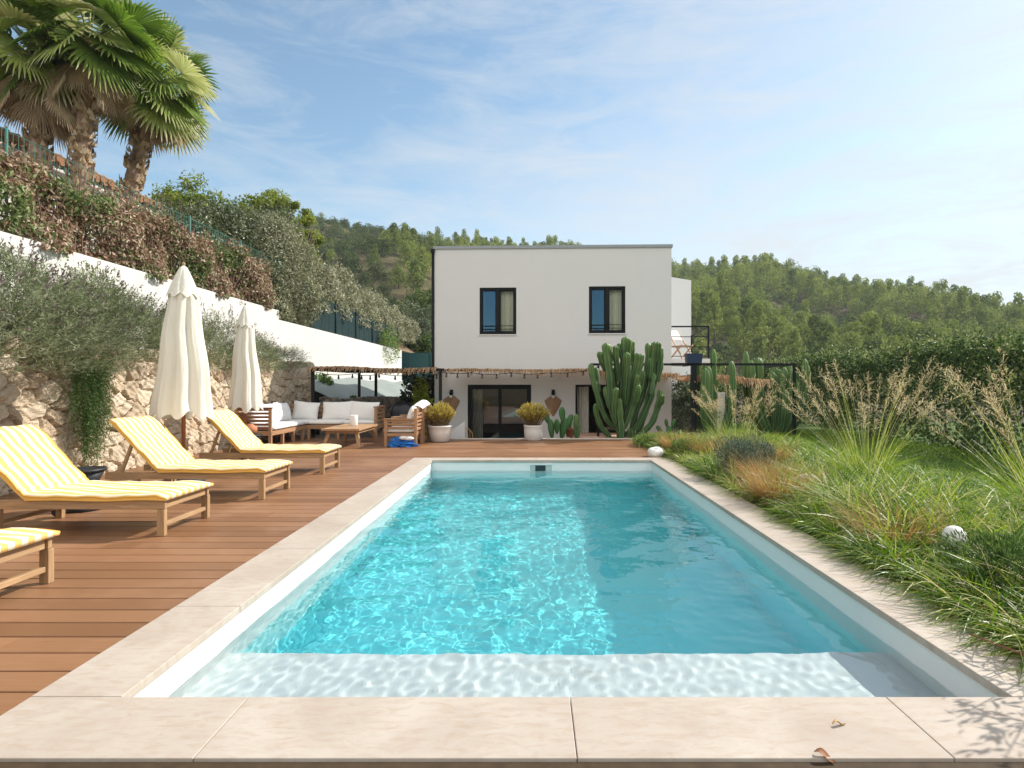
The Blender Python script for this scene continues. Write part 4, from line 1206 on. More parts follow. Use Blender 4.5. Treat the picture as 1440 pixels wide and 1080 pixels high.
spots = [  # x, y, z, scale xyz, label
    (-7.15, 6.35, 2.15, 1.15, 1.0, 'big lavender cut off by the left edge, its spikes against the white wall'),
    (-7.1, 7.65, 2.22, 1.22, 1.06, 'tallest grey green lavender, left of the trailing rosemary'),
    (-6.95, 8.9, 2.12, 1.05, .80, 'lavender hanging over the wall directly above the trailing rosemary'),
    (-7.05, 10.1, 2.1, .98, .84, 'lavender just left of the taller parasol'),
    (-7.0, 11.3, 2.05, .90, .84, 'lavender showing in the gap right of the taller parasol'),
    (-6.95, 12.6, 2.0, .88, .80, 'lavender directly left of the smaller parasol top'),
    (-6.95, 14.1, 2.0, .88, .62, 'lavender directly right of the smaller parasol'),
    (-6.95, 15.6, 2.0, .75, .42, 'small lavender at the far end of the stone wall'),
    (-7.4, 9.5, 2.35, .8, .75, 'lavender set back against the white wall between its neighbours above the rosemary'),
    (-6.72, 8.15, 1.82, .8, .62, 'drooping lavender just left of the trailing rosemary, low over the stones'),
    (-6.75, 6.9, 1.85, .95, .78, 'drooping lavender hanging lowest over the stones by the left edge')]
used = set()
for i, (x, y, z, s, sz, lab) in enumerate(spots):
    o = lav[i % 3] if (i % 3) not in used else copy_tree(lav[i % 3])
    used.add(i % 3)
    o.location = (x, y, z); o.scale = (s, s, sz*.98); o.rotation_euler.z = i*1.9; o['label'] = lab
# green herb among the lavender
M_HERB = m_leaf('herb_leaf', [(0, (.07, .12, .025)), (.6, (.16, .23, .06)), (1, (.27, .33, .10))], .55, .4)
rng = np.random.default_rng(40); o = thing('green_shrub', 'loose bright green shrub between lavenders against the white wall', 'shrub', (-7.55, 9.75, 2.1))
P, D = shell_points(2200, rng, (0, 0, .55), (.42, .6, .62), inner=.3, lump=.4, seed=3)
V, F, A = leaves(P, D, rng, .07, .035); np_obj('foliage', V, F, M_HERB, o, attrs={'rnd': A})
twigs('stems', [(0, 0, 0)]*8, [(.3*math.cos(a), .4*math.sin(a), .8) for a in range(8)], .012, M_BARK, o, rng)
# trailing rosemary
M_ROSE = m_leaf('rosemary_leaf', [(0, (.035, .07, .018)), (.5, (.075, .135, .035)), (1, (.15, .22, .06))], .55, .3)
rng = np.random.default_rng(41); o = thing('trailing_rosemary', 'green rosemary trailing down the stone wall behind the lounger', 'rosemary', (-6.66, 8.42, 1.75))
n = 330; y = rng.normal(size=n)*.17; L_ = rng.uniform(.8, 1.6, n); x = .05+abs(rng.normal(size=n))*.06
parts = []
for k in range(46):
    t_ = k/46; sway = .05*np.sin(t_*5+y*9)
    P = np.stack([x+.03*np.sin(t_*7+y*20)+.05, y*(1+.25*math.sin(t_*3.0))*(1-.25*t_)+sway, -t_*L_], 1) + rng.normal(size=(n, 3))*.008
    D = unit(rng.normal(size=(n, 3))*.6 + np.array([.3, 0, -.65]))
    parts.append(leaf_quads(P, D, rng.normal(size=(n, 3)), .05, .009, np.clip(.5+.3*rng.normal(size=n), 0, 1)))
V, F, A = merge(parts); np_obj('foliage', V, F, M_ROSE, o, attrs={'rnd': A})
twigs('stems', [(0, -.2+.05*i, .05) for i in range(9)], [(.08, -.14+.035*i, -1.0) for i in range(9)], .006, M_BARK, o, rng)

# brown, half dead hedge on the white wall
M_DEAD = m_leaf('dry_hedge_leaf', [(0, (.14, .08, .05)), (.35, (.31, .19, .125)), (.62, (.47, .34, .24)), (.80, (.60, .50, .38)), (.86, (.10, .155, .04)), (1, (.24, .29, .11))], .5, .25, .45)
rng = np.random.default_rng(50)
hd_ = thing('dry_hedge', 'half dead brown leaved hedge growing on top of the white wall', 'hedge', (-8.2, 12, 3.45))
tz = lambda y: 4.95 + .10*np.sin(y*1.7) + .08*np.sin(y*4.1) + .05*np.sin(y*9) - 3.45 + 3.45
P, D = box_points(30000, rng, (-8.6, 7.6, 3.60), (-8.08, 17.7, 5.2), tz, .16, (1, .8, .3))
patch = np.sin(P[:, 1]*1.9+1)*np.sin(P[:, 2]*2.7+P[:, 1]*.7) + .35*rng.normal(size=len(P))
rnd = np.where((patch > .5) | (rng.uniform(size=len(P)) < .14), rng.uniform(.84, 1, len(P)), rng.uniform(0, .84, len(P)))
V, F, A = leaves_out(P - np.array(hd_.location), D, rng, .105, .052, rnd=rnd, jit=.85)
np_obj('foliage', V, F, M_DEAD, hd_, attrs={'rnd': A})
ends = []; st_ = []
for i in range(150):
    y = rng.uniform(7.6, 17.6); a = (rng.uniform(-.3, -.05), y-12, .1); st_.append(a); ends.append((rng.uniform(-.3, .12), y-12+rng.normal()*.35, rng.uniform(1.0, 1.95)))
twigs('stems', st_, ends, .014, m_plain('dead_twig', (.16, .09, .065), .9), hd_, rng, 4)

# green elaeagnus hedge behind the fence, bulging over it, and the silver one beyond
M_ELA = m_leaf('elaeagnus_leaf', [(0, (.035, .06, .02)), (.4, (.085, .115, .042)), (.75, (.17, .195, .10)), (1, (.36, .36, .27))], .4, .25, .5)
M_SIL = m_leaf('silver_leaf', [(0, (.075, .09, .035)), (.35, (.20, .21, .11)), (.75, (.40, .39, .26)), (1, (.58, .55, .41))], .45, .25, .45)
rng = np.random.default_rng(51)
o = thing('hedge', 'dense dark green hedge behind the wire fence below the two round pines', 'hedge', (-9.6, 17, 3.6))
tz = lambda y: 5.75 + .27*(y-14.5) + .22*np.sin(y*1.6) + .12*np.sin(y*4.7)
P, D = box_points(26000, rng, (-11.2, 14.4, 3.7), (-8.75, 21.0, 7.0), tz, .22, (1, 1, 1))
V, F, A = leaves_out(P - np.array(o.location), D, rng, .12, .055, jit=.8); np_obj('foliage', V, F, M_ELA, o, attrs={'rnd': A})
twigs('stems', [(.2, -3+.5*i, 0) for i in range(14)], [(.4, -3+.5*i+rng.normal()*.3, 2.6) for i in range(14)], .03, M_BARK, o, rng)
o = thing('overhanging_shrub', 'big silvery shrub bulging over the white wall at its step', 'shrub', (-8.6, 19.6, 3.45))
parts = []
for c, r, n, s in (((.0, -.6, 1.6), (.75, 1.5, 1.55), 9000, 1), ((.1, .9, .9), (.8, 1.3, 1.1), 6000, 2), ((-.3, .6, 2.4), (.8, 1.6, 1.1), 7000, 3), ((.15, -1.0, .5), (.6, .9, .7), 3000, 4)):
    P, D = shell_points(n, rng, c, r, inner=.6, lump=.3, seed=s); k = P[:, 2] > .05
    parts.append(leaves_out(P[k], D[k], rng, .11, .046, jit=.8))
V, F, A = merge(parts); np_obj('foliage', V, F, M_SIL, o, attrs={'rnd': np.clip(A*.8, 0, 1)})
twigs('stems', [(0, -.8+.25*i, 0) for i in range(8)], [(rng.normal()*.4, -1+.35*i, 2.6) for i in range(8)], .03, M_BARK, o, rng)
mb = MB()
for i in range(4): mb.tube([(0, 1.2+.1*i, 2.4), (.15, 1.7+.2*i, 3.4), (.1, 2.1+.3*i, 3.9+.25*(i % 2))], [.02, .014, .006], 5)
mb.build('twigs', M_BARK, o)
o = thing('silver_hedge', 'long silver leaved hedge spilling over the dark green screen fence', 'hedge', (-8.8, 30, 3.4))
tz = lambda y: 6.35 - .045*(y-22) + .22*np.sin(y*1.3) + .14*np.sin(y*3.3)
P, D = box_points(26000, rng, (-10.2, 21.3, 4.2), (-8.22, 41, 6.3), tz, .25, (1.2, 1, .6))
V, F, A = leaves_out(P - np.array(o.location), D, rng, .15, .06, jit=.8); np_obj('foliage', V, F, M_SIL, o, attrs={'rnd': A})
twigs('stems', [(.0, -7+1.2*i, 0) for i in range(14)], [(.2, -7+1.2*i+rng.normal()*.3, 2.2) for i in range(14)], .03, M_BARK, o, rng)
# screen fence
o = thing('screen_fence', 'dark green screened fence on the white wall below the silver hedge', 'fence', (-8.3, 21, 3.41))
M_SCREEN = m_plain('green_screen', (.008, .026, .028), .7, .2, var=.5, scale=5)
mb = MB()
for i in range(34):
    y = .1+i*.4; mb.box((-.012+.008*(i % 2), y, .0), (.004+.008*(i % 2), y+.398, 1.32))
mb.build('screen', M_SCREEN, o)
for i in range(6): mb = MB(); mb.tube([(.035, .1+i*2.7, 0), (.035, .1+i*2.7, 1.42)], .03, 8); mb.build('post', M_SCREEN, o)
o = thing('screen_fence', 'teal screened gate panel between the white wall end and the villa', 'fence', (-7.2, 36.2, 1.5))
mb = MB()
for i in range(14): mb.box((-1.5+i*.3, -.01+.012*(i % 2), 0), (-1.203+i*.3, .01+.012*(i % 2), 1.85))
mb.build('screen', m_plain('teal_screen', (.025, .085, .085), .6, .3, var=.3), o)
for x in (-1.5, .6, 2.7): mb = MB(); mb.tube([(x, -.04, -1.5), (x, -.04, 2.0)], .035, 8); mb.build('post', M_SCREEN, o)
# creeper spilling over the wall end
o = thing('creeper', 'light green creeper spilling over the far end of the white wall', 'creeper', (-7.95, 31.2, 3.3))
P, D = shell_points(1400, rng, (0, 0, .3), (.5, 1.5, .8), inner=.3, lump=.4, seed=9)
V, F, A = leaves(P, D, rng, .12, .06); np_obj('foliage', V, F, M_HERB, o, attrs={'rnd': A})

# wire fence with green posts
M_FENCE = m_plain('green_fence_paint', (.03, .14, .115), .5)
o = thing('wire_fence', 'green wire mesh fence with thin posts running through the hedges', 'fence', (-8.42, 7, 3.45))
for i in range(7): mb = MB(); mb.tube([(0.02, -.35+2.42*i, 0), (.02, -.35+2.42*i, 2.06)], .022, 8); mb.build('post', M_FENCE, o)
mb = MB()
for k in range(11): mb.tube([(0, -.4, .1+k*.19), (0, 14.2, .1+k*.19)], .004 if k < 10 else .008, 4)
for k in range(146): mb.tube([(0.006, -.4+k*.1, .05), (.006, -.4+k*.1, 2.0)], .0035, 4)
mb.build('mesh', M_FENCE, o)

# ------------------------------------------------------------------ neighbour's house
nh = thing('neighbour_house', 'neighbouring house with white wall and terracotta tiled roof edge behind the palms', 'house', (-12.6, 12, 3.6))
mb = MB(); mb.box((-8, -8, 0), (-.3, 6.9, 3.62)); mb.build('wall', M_WHITE, nh)
mb = MB(); cols = 52
P_ = []
for j in range(cols):
    y = -8.3 + j*.302
    mb.tube([(.22, y, 3.70), (-1.5, y, 4.2), (-4.2, y, 5.0)], .10, 10); mb.tube([(.18, y+.15, 3.63), (-4.2, y+.15, 4.93)], .09, 8)
mb.build('roof', m_plain('roof_tile', (.40, .19, .10), .8, .2, var=.4, scale=3), nh)
mb = MB(); mb.box((-.29, -8.2, 3.42), (.05, 7.0, 3.52)); mb.build('eaves', M_WHITE, nh)

# ------------------------------------------------------------------ fan palms
M_PALM = m_leaf('palm_leaf', [(0, (.06, .115, .02)), (.35, (.16, .245, .045)), (.62, (.32, .38, .105)), (.82, (.54, .53, .29)), (1, (.70, .65, .48))], .38, .38, .5)
M_PALMDEAD = m_leaf('dead_frond', [(0, (.24, .16, .09)), (.5, (.43, .32, .20)), (1, (.62, .50, .34))], .7, .3, .2)
t = NT('palm_trunk'); v = t.coord()
M_PTRUNK = t.done(t.principled(t.mix(t.noise(v, 9, 5), (.22, .13, .085), (.46, .33, .25)), .9, t.bump(t.noise(v, 22, 5), .8, .03), .15))
def fan(rng, base, d, R_, side_n, drape, nseg=34, span=3.9, tone=.4):
    """one fan frond: blade centre at base, pointing d"""
    d = unit(np.asarray(d, float)); nrm = unit(np.asarray(side_n, float) - d*np.dot(d, side_n)); s = np.cross(d, nrm)
    th = np.linspace(-span/2, span/2, nseg)
    parts = []
    P0 = np.asarray(base)
    dirs = np.cos(th)[:, None]*d + np.sin(th)[:, None]*s
    ln = R_*(1 - .20*(abs(th)/(span/2))**2)*rng.uniform(.93, 1.05, nseg)
    w = 2*R_*.62*math.sin(span/nseg/2)*1.06
    V = []; F = []; A = []
    q = [0, .3, .62, .84, 1.0]; wd = [.06, .55, 1.0, .55, .04]
    for i in range(nseg):
        tang = -math.sin(th[i])*d + math.cos(th[i])*s
        b = len(V)
        cup = .10*R_
        for k, (qq, ww) in enumerate(zip(q, wd)):
            c = P0 + dirs[i]*ln[i]*qq + nrm*(cup*math.sin(qq*PI*.6)*abs(math.sin(th[i])))
            dr = drape*(max(0, qq-.45)/.55)**2*ln[i]*rng.uniform(.6, 1.2)
            c = c + np.array([0, 0, -dr])
            fold = nrm*w*.22*ww
            V += [c - tang*w*.5*ww - fold*0, c + fold, c + tang*w*.5*ww]
            tip = max(0, qq-.8)/.2
            A += [min(1, tone+.15*rng.normal()*.5+.40*tip)]*3
        for k in range(4):
            for j in range(2): F.append((b+3*k+j, b+3*k+j+1, b+3*k+4+j, b+3*k+3+j))
    return np.array(V), np.array(F), np.clip(np.array(A), 0, 1)
def make_palm(name_lab, base, top, r, seed, n_live=34, n_dead=16, rb=.95, zhang=1.0, ext=130):
    rng = np.random.default_rng(seed)
    o = thing('fan_palm', name_lab, 'palm tree', base, 0, 'fan palms beside the neighbouring house')
    base = np.array(base); T = np.array(top) - base
    # trunk with stubs of old frond bases
    m = 30; n = 16; V = []; F = []
    for i in range(m+1):
        q = i/m; c = T*q + np.array([.10*math.sin(q*PI), 0, 0])*np.sign(T[0]+.01)
        for k in range(n):
            th = 2*PI*k/n
            rr = r*(1.12-.18*q)*(1+.10*math.sin(3*th+i*2.1)+.07*math.sin(5*th-i*1.3)+.05*rng.normal())
            V.append((c[0]+rr*math.cos(th), c[1]+rr*math.sin(th), c[2]))
    F = [(i*n+k, i*n+(k+1) % n, (i+1)*n+(k+1) % n, (i+1)*n+k) for i in range(m) for k in range(n)]
    np_obj('trunk', V, F, M_PTRUNK, o)
    Pn = 460; q = rng.uniform(.0, 1, Pn); th = rng.uniform(0, 2*PI, Pn)
    rad = np.stack([np.cos(th), np.sin(th), np.zeros(Pn)], 1)
    P = q[:, None]*T + np.array([.10, 0, 0])*np.sin(q*PI)[:, None]*np.sign(T[0]+.01) + rad*r*(1.05-.15*q)[:, None]
    Vb, Fb, Ab = leaf_quads(P, unit(rad*.55 + np.array([0, 0, 1])), rad, .22, .11, rng.uniform(0, 1, Pn), .25)
    np_obj('frond_bases', Vb, Fb, M_PALMDEAD, o, attrs={'rnd': Ab})
    live = []; dead = []; mb = MB(); mbd = MB()
    for i in range(n_live):
        az = i*2.399963+rng.uniform(-.3, .3); el = R(80 - ext*(i/n_live)**.85) + rng.normal()*.1
        d = np.array([math.cos(az)*math.cos(el), math.sin(az)*math.cos(el), math.sin(el)])
        pl = rng.uniform(.6, 1.05)*(1 if el > 0 else .8)
        b = T + d*pl + np.array([0, 0, .1]) - np.array([0, 0, .12*pl])
        mb.tube([T+d*.08, T+d*pl*.55+np.array([0, 0, .05]), b], [.022, .016, .012], 5)
        up = np.array([-math.cos(az)*math.sin(el), -math.sin(az)*math.sin(el), math.cos(el)])
        dd = d + np.array([0, 0, -.25 - .25*(el < .3)])
        live.append(fan(rng, b, dd, rb*rng.uniform(.85, 1.1), up + rng.normal(size=3)*.55, .04+.20*rng.uniform()*(1 if el < .6 else .4), tone=rng.choice([.12, .30, .42, .56, .74])))
    for i in range(n_dead):
        az = i*2.399963; el = R(-62 - 22*rng.uniform())
        d = np.array([math.cos(az)*math.cos(el), math.sin(az)*math.cos(el), math.sin(el)])
        b = T + np.array([math.cos(az)*r*.9, math.sin(az)*r*.9, -.05]) + d*rng.uniform(.35, .75)*zhang
        mbd.tube([T+np.array([math.cos(az)*r*.5, math.sin(az)*r*.5, 0]), b], [.02, .012], 5)
        out = np.array([math.cos(az), math.sin(az), .2])
        dead.append(fan(rng, b, d, rb*.95*rng.uniform(.8, 1.1), out, .12, nseg=26, span=1.7, tone=rng.uniform(.2, .7)))
    V, F, A = merge(live); np_obj('crown', V, F, M_PALM, o, attrs={'rnd': A})
    V, F, A = merge(dead); np_obj('dead_fronds', V, F, M_PALMDEAD, o, attrs={'rnd': A})
    mb.build('frond_stalks', m_plain('palm_stalk', (.20, .24, .07), .5), o); mbd.build('dead_stalks', m_plain('dead_stalk', (.30, .19, .10), .8), o)
    return o
make_palm('fan palm cut off by the left edge, its dark trunk mostly behind the dead fronds', (-11.0, 12.4, 3.6), (-10.9, 12.5, 8.5), .17, 61, 30, 20, .95, 1.2)
make_palm('middle fan palm with a hanging skirt of dead brown fronds', (-10.45, 12.7, 3.6), (-9.85, 12.6, 8.95), .155, 62, 28, 15, .98, 1.1, 128)
make_palm('rightmost fan palm, its trunk leaning right against open sky', (-10.7, 14.0, 3.6), (-9.4, 14.1, 8.75), .17, 63, 34, 7, 1.0, .9, 140)

# ------------------------------------------------------------------ trees behind the upper garden and beside the villa
M_PINE1 = m_leaf('pine_needle_bright', [(0, (.08, .12, .016)), (.5, (.20, .25, .03)), (1, (.34, .37, .06))], .6, .3, .2)
M_PINE2 = m_leaf('pine_needle_dark', [(0, (.03, .055, .014)), (.5, (.08, .12, .03)), (1, (.16, .20, .05))], .6, .3, .2)
M_OLIVE = m_leaf('olive_leaf', [(0, (.06, .085, .04)), (.5, (.13, .165, .085)), (1, (.24, .27, .16))], .5, .25, .3)
def make_tree(name, lab, cat, base, h, crown, rad, mat, seed, nclump=60, per=160, L=.22, W=.035, group=None, trunk_r=.16):
    """crown: centre height; rad: ellipsoid radii; clumps of leaves through the crown"""
    rng = np.random.default_rng(seed)
    o = thing(name, lab, cat, base, 0, group)
    rad = np.array(rad)
    C_, d = shell_points(nclump, rng, (0, 0, crown), rad*.84, inner=.45, lump=.25, seed=seed)
    parts = []
    for c in C_:
        cr = rad.min()*rng.uniform(.20, .36)
        P, D = shell_points(per, rng, c, (cr, cr, cr*.8), inner=.35, lump=.3, seed=int(rng.integers(1e6)))
        tone = rng.uniform(-.22, .22)
        Do = unit(D*.6 + unit((P-np.array([0, 0, crown]))/rad)*.8)
        V, F, A = leaves_out(P, Do, rng, L*.75, W*2.2)
        parts.append((V, F, np.clip(A*.7+.15+tone, 0, 1)))
    V, F, A = merge(parts); np_obj('crown', V, F, mat, o, attrs={'rnd': A})
    mb = MB(); k = crown-rad[2]*.3
    mb.tube([(0, 0, -.3), (.06*h*.2, 0, k*.5), (0, 0, k), (.1, .05, crown+rad[2]*.4)], [trunk_r, trunk_r*.8, trunk_r*.6, trunk_r*.2], 8)
    mb.build('trunk', M_BARK, o)
    mb = MB()
    for c in C_[:14]: mb.tube([(0, 0, k*.8), tuple(Vector((0, 0, k)).lerp(Vector(c), .5)), tuple(c)], [trunk_r*.4, trunk_r*.25, trunk_r*.08], 5, cap=False)
    mb.build('limbs', M_BARK, o)
    return o
make_tree('pine_tree', 'bright green round pine directly right of the palms on the skyline', 'pine tree', (-18.0, 30, 5), 7.4, 5.3, (2.1, 2.1, 1.9), M_PINE1, 71, 70, 150, .26, .04)
make_tree('pine_tree', 'bright green pine on the skyline above the silvery overhanging shrub', 'pine tree', (-15.0, 32, 4.8), 7.8, 5.6, (1.75, 1.8, 2.0), M_PINE1, 72, 70, 150, .26, .04)
make_tree('conifer', 'slender conifer showing behind the overhanging shrub', 'conifer', (-12.2, 30.0, 4.4), 6, 4.3, (1.1, 1.1, 2.2), M_PINE1, 73, 50, 130, .24, .04)
make_tree('olive_tree', 'grey green olive tree between the silver hedge and the villa corner', 'tree', (-8.9, 47.5, 2.0), 6, 3.6, (2.6, 2.4, 2.6), M_OLIVE, 74, 70, 140, .26, .06)
make_tree('tree', 'mid green tree behind the teal fence beside the villa corner', 'tree', (-7.6, 42.0, 1.2), 4, 2.4, (1.7, 1.7, 1.7), M_PINE2, 75, 60, 130, .26, .09)
make_tree('tree', 'darker tree rising behind the olive tree at the villa corner', 'tree', (-11.2, 58, 3.0), 8, 5.0, (3.0, 3.0, 3.4), M_PINE2, 76, 80, 130, .34, .07)
# climbers at the villa corner
rng = np.random.default_rng(77)
o = thing('climbing_shrub', 'yellow green leafy climber in front of the dark ivy by the villa corner', 'shrub', (-3.25, 16.6, GZ))
P, D = shell_points(900, rng, (0, 0, 1.5), (.28, .3, .85), inner=.3, lump=.45, seed=5)
V, F, A = leaves(P, D, rng, .13, .07); np_obj('foliage', V, F, m_leaf('lemon_leaf', [(0, (.14, .2, .02)), (1, (.34, .38, .05))], .45, .45), o, attrs={'rnd': A})
twigs('stems', [(0, 0, 0)]*5, [(.2*math.cos(a), .2*math.sin(a), 2.1) for a in range(5)], .014, M_BARK, o, rng)
o = thing('ivy_shrub', 'dark ivy shrub at the corner of the villa behind the yellow green climber', 'shrub', (-3.55, 17.6, GZ))
P, D = shell_points(5000, rng, (0, 0, 1.25), (.6, .5, 1.45), inner=.5, lump=.25, seed=6)
V, F, A = leaves(P, D, rng, .10, .07); np_obj('foliage', V, F, m_leaf('ivy_leaf', [(0, (.018, .03, .012)), (1, (.06, .09, .03))], .4, .2), o, attrs={'rnd': A})
twigs('stems', [(0, 0, 0)]*5, [(.3*math.cos(a), .3*math.sin(a), 2.1) for a in range(5)], .018, M_BARK, o, rng)
# ground cover on the fabric bank
P = rng.uniform(size=(5000, 3))*np.array([2.6, 4.5, 0]) + np.array([-7.6, 18.0, 0])
q = (P[:, 0]-(XW-.1))/4.6; P[:, 2] = 1.75-2.5*q**1.15-.012*(P[:, 1]-17.5)+rng.uniform(0, .22, 5000)
k = (np.sin(P[:, 0]*2.2)+np.sin(P[:, 1]*1.7+P[:, 0])+.8*(q-.35)*3) > .45
V, F, A = leaves(P[k], np.tile([[0, 0, 1.0]], (k.sum(), 1)), rng, .11, .07)
tag(np_obj('ground_cover', V, F, m_leaf('ground_cover_leaf', [(0, (.03, .07, .012)), (1, (.10, .17, .03))], .5, .3), attrs={'rnd': A}), kind='stuff')
# ------------------------------------------------------------------ potted shrubs
M_GOLD = m_leaf('golden_leaf', [(0, (.13, .11, .022)), (.4, (.30, .24, .05)), (.8, (.48, .38, .085)), (1, (.58, .48, .15))], .6, .35, .2)
M_POT = m_plain('white_pot', (.70, .68, .65), .5, .4, var=.06, bump=.1)
def potted(lab, potlab, x, y, r, h, taper, bw, bh):
    rng = np.random.default_rng(int(abs(x)*100+80))
    o = thing('planter_pot', potlab, 'pot', (x, y, -.012), 0, 'white planter pots at the deck edge')
    mb = MB(); mb.lathe([(r*taper, 0), (r*(taper+.12), .02), (r*.98, h*.62), (r, h*.9), (r*1.03, h*.92), (r*1.03, h), (r*.93, h), (r*.9, h*.86), (0, h*.86)], 40)
    mb.build('pot_body', M_POT, o)
    s = thing('potted_shrub', lab, 'shrub', (x, y, h*.86-.012), 0, 'golden shrubs in white pots')
    n = 230; az = rng.uniform(0, 2*PI, n); sp = np.sqrt(rng.uniform(0, 1, n))
    tip = np.stack([np.cos(az)*sp*bw, np.sin(az)*sp*bw, bh*(1-.42*sp**2)*rng.uniform(.8, 1.08, n)], 1)
    root = np.stack([np.cos(az)*sp*r*.6, np.sin(az)*sp*r*.6, np.zeros(n)], 1)
    parts = []; mb = MB()
    for k in range(26):
        q = .30+.70*k/26; P = root*(1-q)+tip*q; P[:, 2] += .06*math.sin(q*PI)
        D = unit((tip-root)+rng.normal(size=(n, 3))*.22)
        parts.append(leaf_quads(P, D, rng.normal(size=(n, 3)), .055, .013, np.clip(.25+.6*q+.2*rng.normal(size=n), 0, 1)))
    V, F, A = merge(parts); np_obj('foliage', V, F, M_GOLD, s, attrs={'rnd': A})
    for a, b in list(zip(root, tip))[:120]: mb.tube([a, (a+b)/2+np.array([0, 0, .05]), b], [.008, .006, .003], 4, cap=False)
    mb.build('stems', m_plain('shrub_stem', (.18, .11, .05), .8), s)
potted('golden shrub in the round white pot next to the armchairs', 'round white pot next to the armchairs, with side lugs', -2.27, 13.85, .285, .40, .66, .40, .60)
potted('golden shrub in the tapered white pot in front of the glass door', 'tapered white pot in front of the glass door', 0.0, 14.22, .235, .38, .80, .44, .62)
o = thing('stair_wall', 'small sloping pale wall of the steps behind the round white pot', 'wall', (-2.08, 15.3, GZ-.004))
mb = MB(); mb.add([(-.5,-.08,0),(.25,-.08,0),(.25,-.08,1.25),(-.5,-.08,.75),(-.5,.08,0),(.25,.08,0),(.25,.08,1.25),(-.5,.08,.75)], [(0,1,2,3),(7,6,5,4),(3,2,6,7),(0,3,7,4),(1,5,6,2),(0,4,5,1)])
mb.build('wall_body', M_FACADE, o)

# ------------------------------------------------------------------ cacti
t = NT('cactus_skin'); v = t.coord()
rb_ = t.attr('rib'); ag = t.attr('age')
c = t.mix(t.noise(v, 5, 4), (.024, .066, .019), (.05, .118, .034))
c = t.mix(ag, c, (.095, .18, .046))
c = t.mix(t.ramp(rb_, [(.70, 0.0), (1.0, .75)]), c, (.22, .26, .10))
c = t.mix(t.ramp(t.noise(v, 3.5, 5), [(.66, 0.0), (.78, .7)]), c, (.20, .13, .06))
M_CACT = t.done(t.principled(c, .5, t.bump(t.noise(v, 25, 3), .2, .01), .4))
def column(pts, r, ribs=5, sub=7, seed=0):
    """ribbed column along smooth points"""
    rng = np.random.default_rng(seed)
    P = [Vector(p) for p in pts]; path = []
    for i in range(len(P)-1):
        p0 = P[max(i-1, 0)]; p1 = P[i]; p2 = P[i+1]; p3 = P[min(i+2, len(P)-1)]
        for k in range(sub):
            s = k/sub
            path.append(.5*((2*p1)+(p2-p0)*s+(2*p0-5*p1+4*p2-p3)*s*s+(3*p1-3*p2+p3-p0)*s**3))
    path.append(P[-1]); m = len(path); n = ribs*4
    V = []; F = []; A = []; G = []; prev = None; off = rng.uniform(0, 6)
    for i, p in enumerate(path):
        d = (path[min(i+1, m-1)]-path[max(i-1, 0)]).normalized()
        x = d.orthogonal().normalized() if prev is None else (prev-d*prev.dot(d)).normalized()
        prev = x; y = d.cross(x); q = i/(m-1)
        rr = r*(.72+.28*min(1, q*3))*(1-.09*math.sin(i*.9+off)) * (1 if i < m-2 else (.82 if i == m-2 else .35))
        for k in range(n):
            th = 2*PI*k/n + off; w = .5+.5*math.cos(ribs*2*PI*k/n); f = .50+.58*w**1.3
            V.append(tuple(p+(x*math.cos(th)+y*math.sin(th))*rr*f)); A.append(w); G.append(max(0, q-.45)/.55)
    for i in range(m-1):
        for k in range(n): F.append((i*n+k, i*n+(k+1) % n, (i+1)*n+(k+1) % n, (i+1)*n+k))
    c = len(V); V.append(tuple(path[-1]+d*r*.15)); A.append(.5); G.append(1)
    tri = [((m-1)*n+k, (m-1)*n+(k+1) % n, c, c) for k in range(n)]
    return np.array(V), np.array(F + [(a, b, c_, c_) for a, b, c_, _ in tri]), np.array(A), np.array(G)
def build_cols(name, cols, parent):
    Vs, Fs, A, G = [], [], [], []; b = 0
    for (V, F, a, g) in cols: Vs.append(V); Fs.append(F+b); A.append(a); G.append(g); b += len(V)
    F = np.concatenate(Fs)
    V = np.concatenate(Vs)
    me = bpy.data.meshes.new(name); me.from_pydata(V.tolist(), [], [tuple(dict.fromkeys(f)) for f in F.tolist()])
    me.polygons.foreach_set('use_smooth', np.ones(len(me.polygons), bool)); me.update()
    for k, v_ in (('rib', np.concatenate(A)), ('age', np.concatenate(G))):
        a_ = me.attributes.new(k, 'FLOAT', 'POINT'); a_.data.foreach_set('value', v_.astype(np.float32))
    me.materials.append(M_CACT); o = bpy.data.objects.new(name, me); return link(o, parent)
def cz(zx, zy, y):                                     # readings off the cactus's front view, metres
    px, py = 800+zx/5.4, 440+zy/5.4
    return ((px-750)/800*y, y, CAM_H+(539-py)/800*y)
